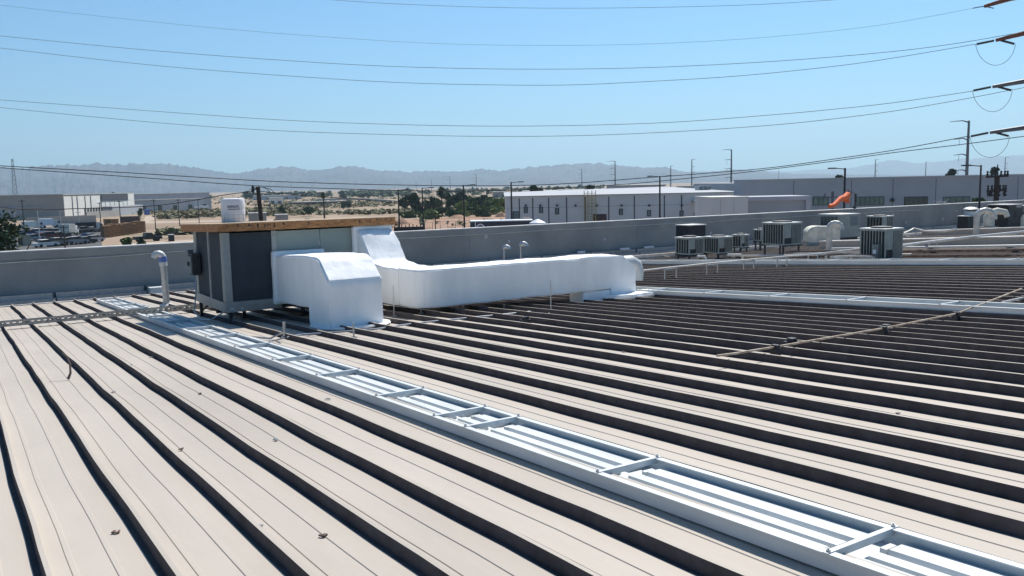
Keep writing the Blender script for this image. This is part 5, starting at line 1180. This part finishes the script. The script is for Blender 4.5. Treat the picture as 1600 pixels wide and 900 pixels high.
# pallet stacks
def make_pallet_stack(lab, n):
    t = thing('pallet_stack', lab, 'pallets', (0, 0, 0), 0, 'stacks of brown pallets')
    for i in range(n):
        b = MB(); z = i*.30
        for y in (-.55, -.05, .45): b.box(-.6, .6, y, y+.1, z, z+.14)
        for j in range(5): x = -.6+j*.275; b.box(x, x+.1, -.6, .6, z+.142, z+.17)
        b.box(-.55, .55, -.5, .5, z+.171, z+.285); b.build('pallet', 'pallet', t)
    return t
ps = None; where = ['nearest the silver cars', 'second from the left', 'third from the left', 'fourth from the left', 'in the middle', 'right of the middle', 'third from the right', 'second from the right', 'at the right end']
for i in range(9):
    px = 167+i*6.6; P = on_ground(px, 371-.45*i*2.2); lab = 'stack of brown pallets in the front row, '+where[i]
    if ps is None: ps = make_pallet_stack(lab, 9); ps.location = P; ps.rotation_euler = (0, 0, .3); ps.scale = (1.7, 1.7, 1)
    else: copy_tree(ps, P, .3+random.uniform(-.1, .1), lab, scale=(1.6, 1.6, random.uniform(.85, 1.1)))
for i, px in enumerate((171, 178)): copy_tree(ps, on_ground(px, 361), .2, 'stack of brown pallets in the back row, '+('left' if i == 0 else 'right'), scale=(1.8, 1.8, 1.2))
# shed, bin
P = on_ground(34, 384); t = thing('wooden_shed', 'small tan wooden shed with a pale roof among the parked cars', 'shed', P, R_(20)); b = MB(); b.box(-1.3, 1.3, -1.2, 1.2, 0, 2.1); b.build('wall', 'car_tan', t); b = MB(); b.prism([(-1.5, -1.4, 2.1), (1.5, -1.4, 2.1), (1.5, -1.4, 2.25), (-1.5, -1.4, 2.5)], (0, 2.8, 0)); b.build('roof', 'label', t); b = MB(); b.box(-1.1, -.3, -1.24, -1.203, .1, 1.8); b.build('door', 'brown', t)
P = on_ground(268, 377); t = thing('black_bin', 'black bin with a pale lid on the dirt just behind the wall', 'bin', P); b = MB(); b.box(-.5, .5, -.5, .5, 0, 1.3); b.build('bin_body', 'black', t); b = MB(); b.box(-.53, .53, -.53, .53, 1.302, 1.42); b.build('lid', 'label', t)
# chain link fence lines
def fence(pa, pb, n, lab, H=2.0, m_='pole'):
    A, B = on_ground(*pa), on_ground(*pb); t = thing('chain_link_fence', lab, 'fence', A)
    for i in range(n+1): P = A.lerp(B, i/n)-A; b = MB(); b.tube([P, P+Vector((0, 0, H))], .05, 6); b.build('post', m_, t)
    b = MB(); b.tube([(0, 0, H), B-A+Vector((0, 0, H))], .03, 5); b.tube([(0, 0, .2), B-A+Vector((0, 0, .2))], .02, 5); b.build('rail', m_, t)
    b = MB(); L_ = (B-A).length; k = int(L_/.8)
    for i in range(k):
        P = (B-A)*(i/k); Q = (B-A)*min(1, (i+1)/k); b.tube([P+Vector((0, 0, .1)), Q+Vector((0, 0, H))], .008, 3, False); b.tube([P+Vector((0, 0, H)), Q+Vector((0, 0, .1))], .008, 3, False)
    tag(b.build('wire_mesh', m_, t, fix=False), kind='stuff')
fence((60, 378), (158, 370), 10, 'chain link fence between the rows of parked cars')
fence((664, 361), (735, 358), 6, 'chain link fence in the dirt yard between two street lights')
# soil mounds
for px, py, w_, h_, lab in ((715, 341, 30, 6, 'low reddish soil mound before the yellow green bush'), (629, 350, 28, 9, 'reddish soil mound beside the left street light'), (783, 339, 20, 8, 'reddish soil mound left of the white warehouse'), (765, 344, 34, 4, 'flat soil mound over the dark trailer'), (672, 357, 20, 3, 'small soil heap near the hoarding'), (708, 356, 16, 3, 'small soil heap near the trailer')):
    P = on_ground(px, py); s_ = mpp(P); b = MB(); n = 14; rings = 5
    for k in range(rings):
        q = 1-k/(rings-1)*.93
        for j in range(n): a = 2*math.pi*j/n; r = w_*s_*.5*q*(1+.2*nz(math.cos(a)*2+px, math.sin(a)*2, k*.5)); b.v.append((math.cos(a)*r, math.sin(a)*r*1.6, h_*s_*(1-q**1.6)*(1+.25*nz(a, k, px))-.05))
    for k in range(rings-1):
        for j in range(n): a = k*n+j; c = k*n+(j+1) % n; b.f.append((a, c, c+n, a+n)); b.m.append(0)
    b.f.append(tuple((rings-1)*n+j for j in range(n))); b.m.append(0)
    o = b.build('soil_mound', 'mound', smooth=True); o.location = P; tag(o, lab, 'mound')

# ================================================================== HAZE
def haze():
    b = MB(); b.box(-8500, 13500, -290, 16500, GZ-1.0, 900)
    me_o = b.build('haze', 'wall'); me_o.data.materials.clear()
    mt = bpy.data.materials.new('haze_air'); mt.use_nodes = True; n = mt.node_tree; n.nodes.remove(n.nodes['Principled BSDF'])
    pv = n.nodes.new('ShaderNodeVolumePrincipled'); pv.inputs['Color'].default_value = (.62, .84, 1.0, 1); pv.inputs['Density'].default_value = HAZE
    pv.inputs['Anisotropy'].default_value = .25
    n.links.new(pv.outputs[0], n.nodes['Material Output'].inputs['Volume']); me_o.data.materials.append(mt)
    tag(me_o, kind='stuff'); me_o['label'] = 'thin pale air haze over the whole plain'
HAZE = 1.08e-4
haze()
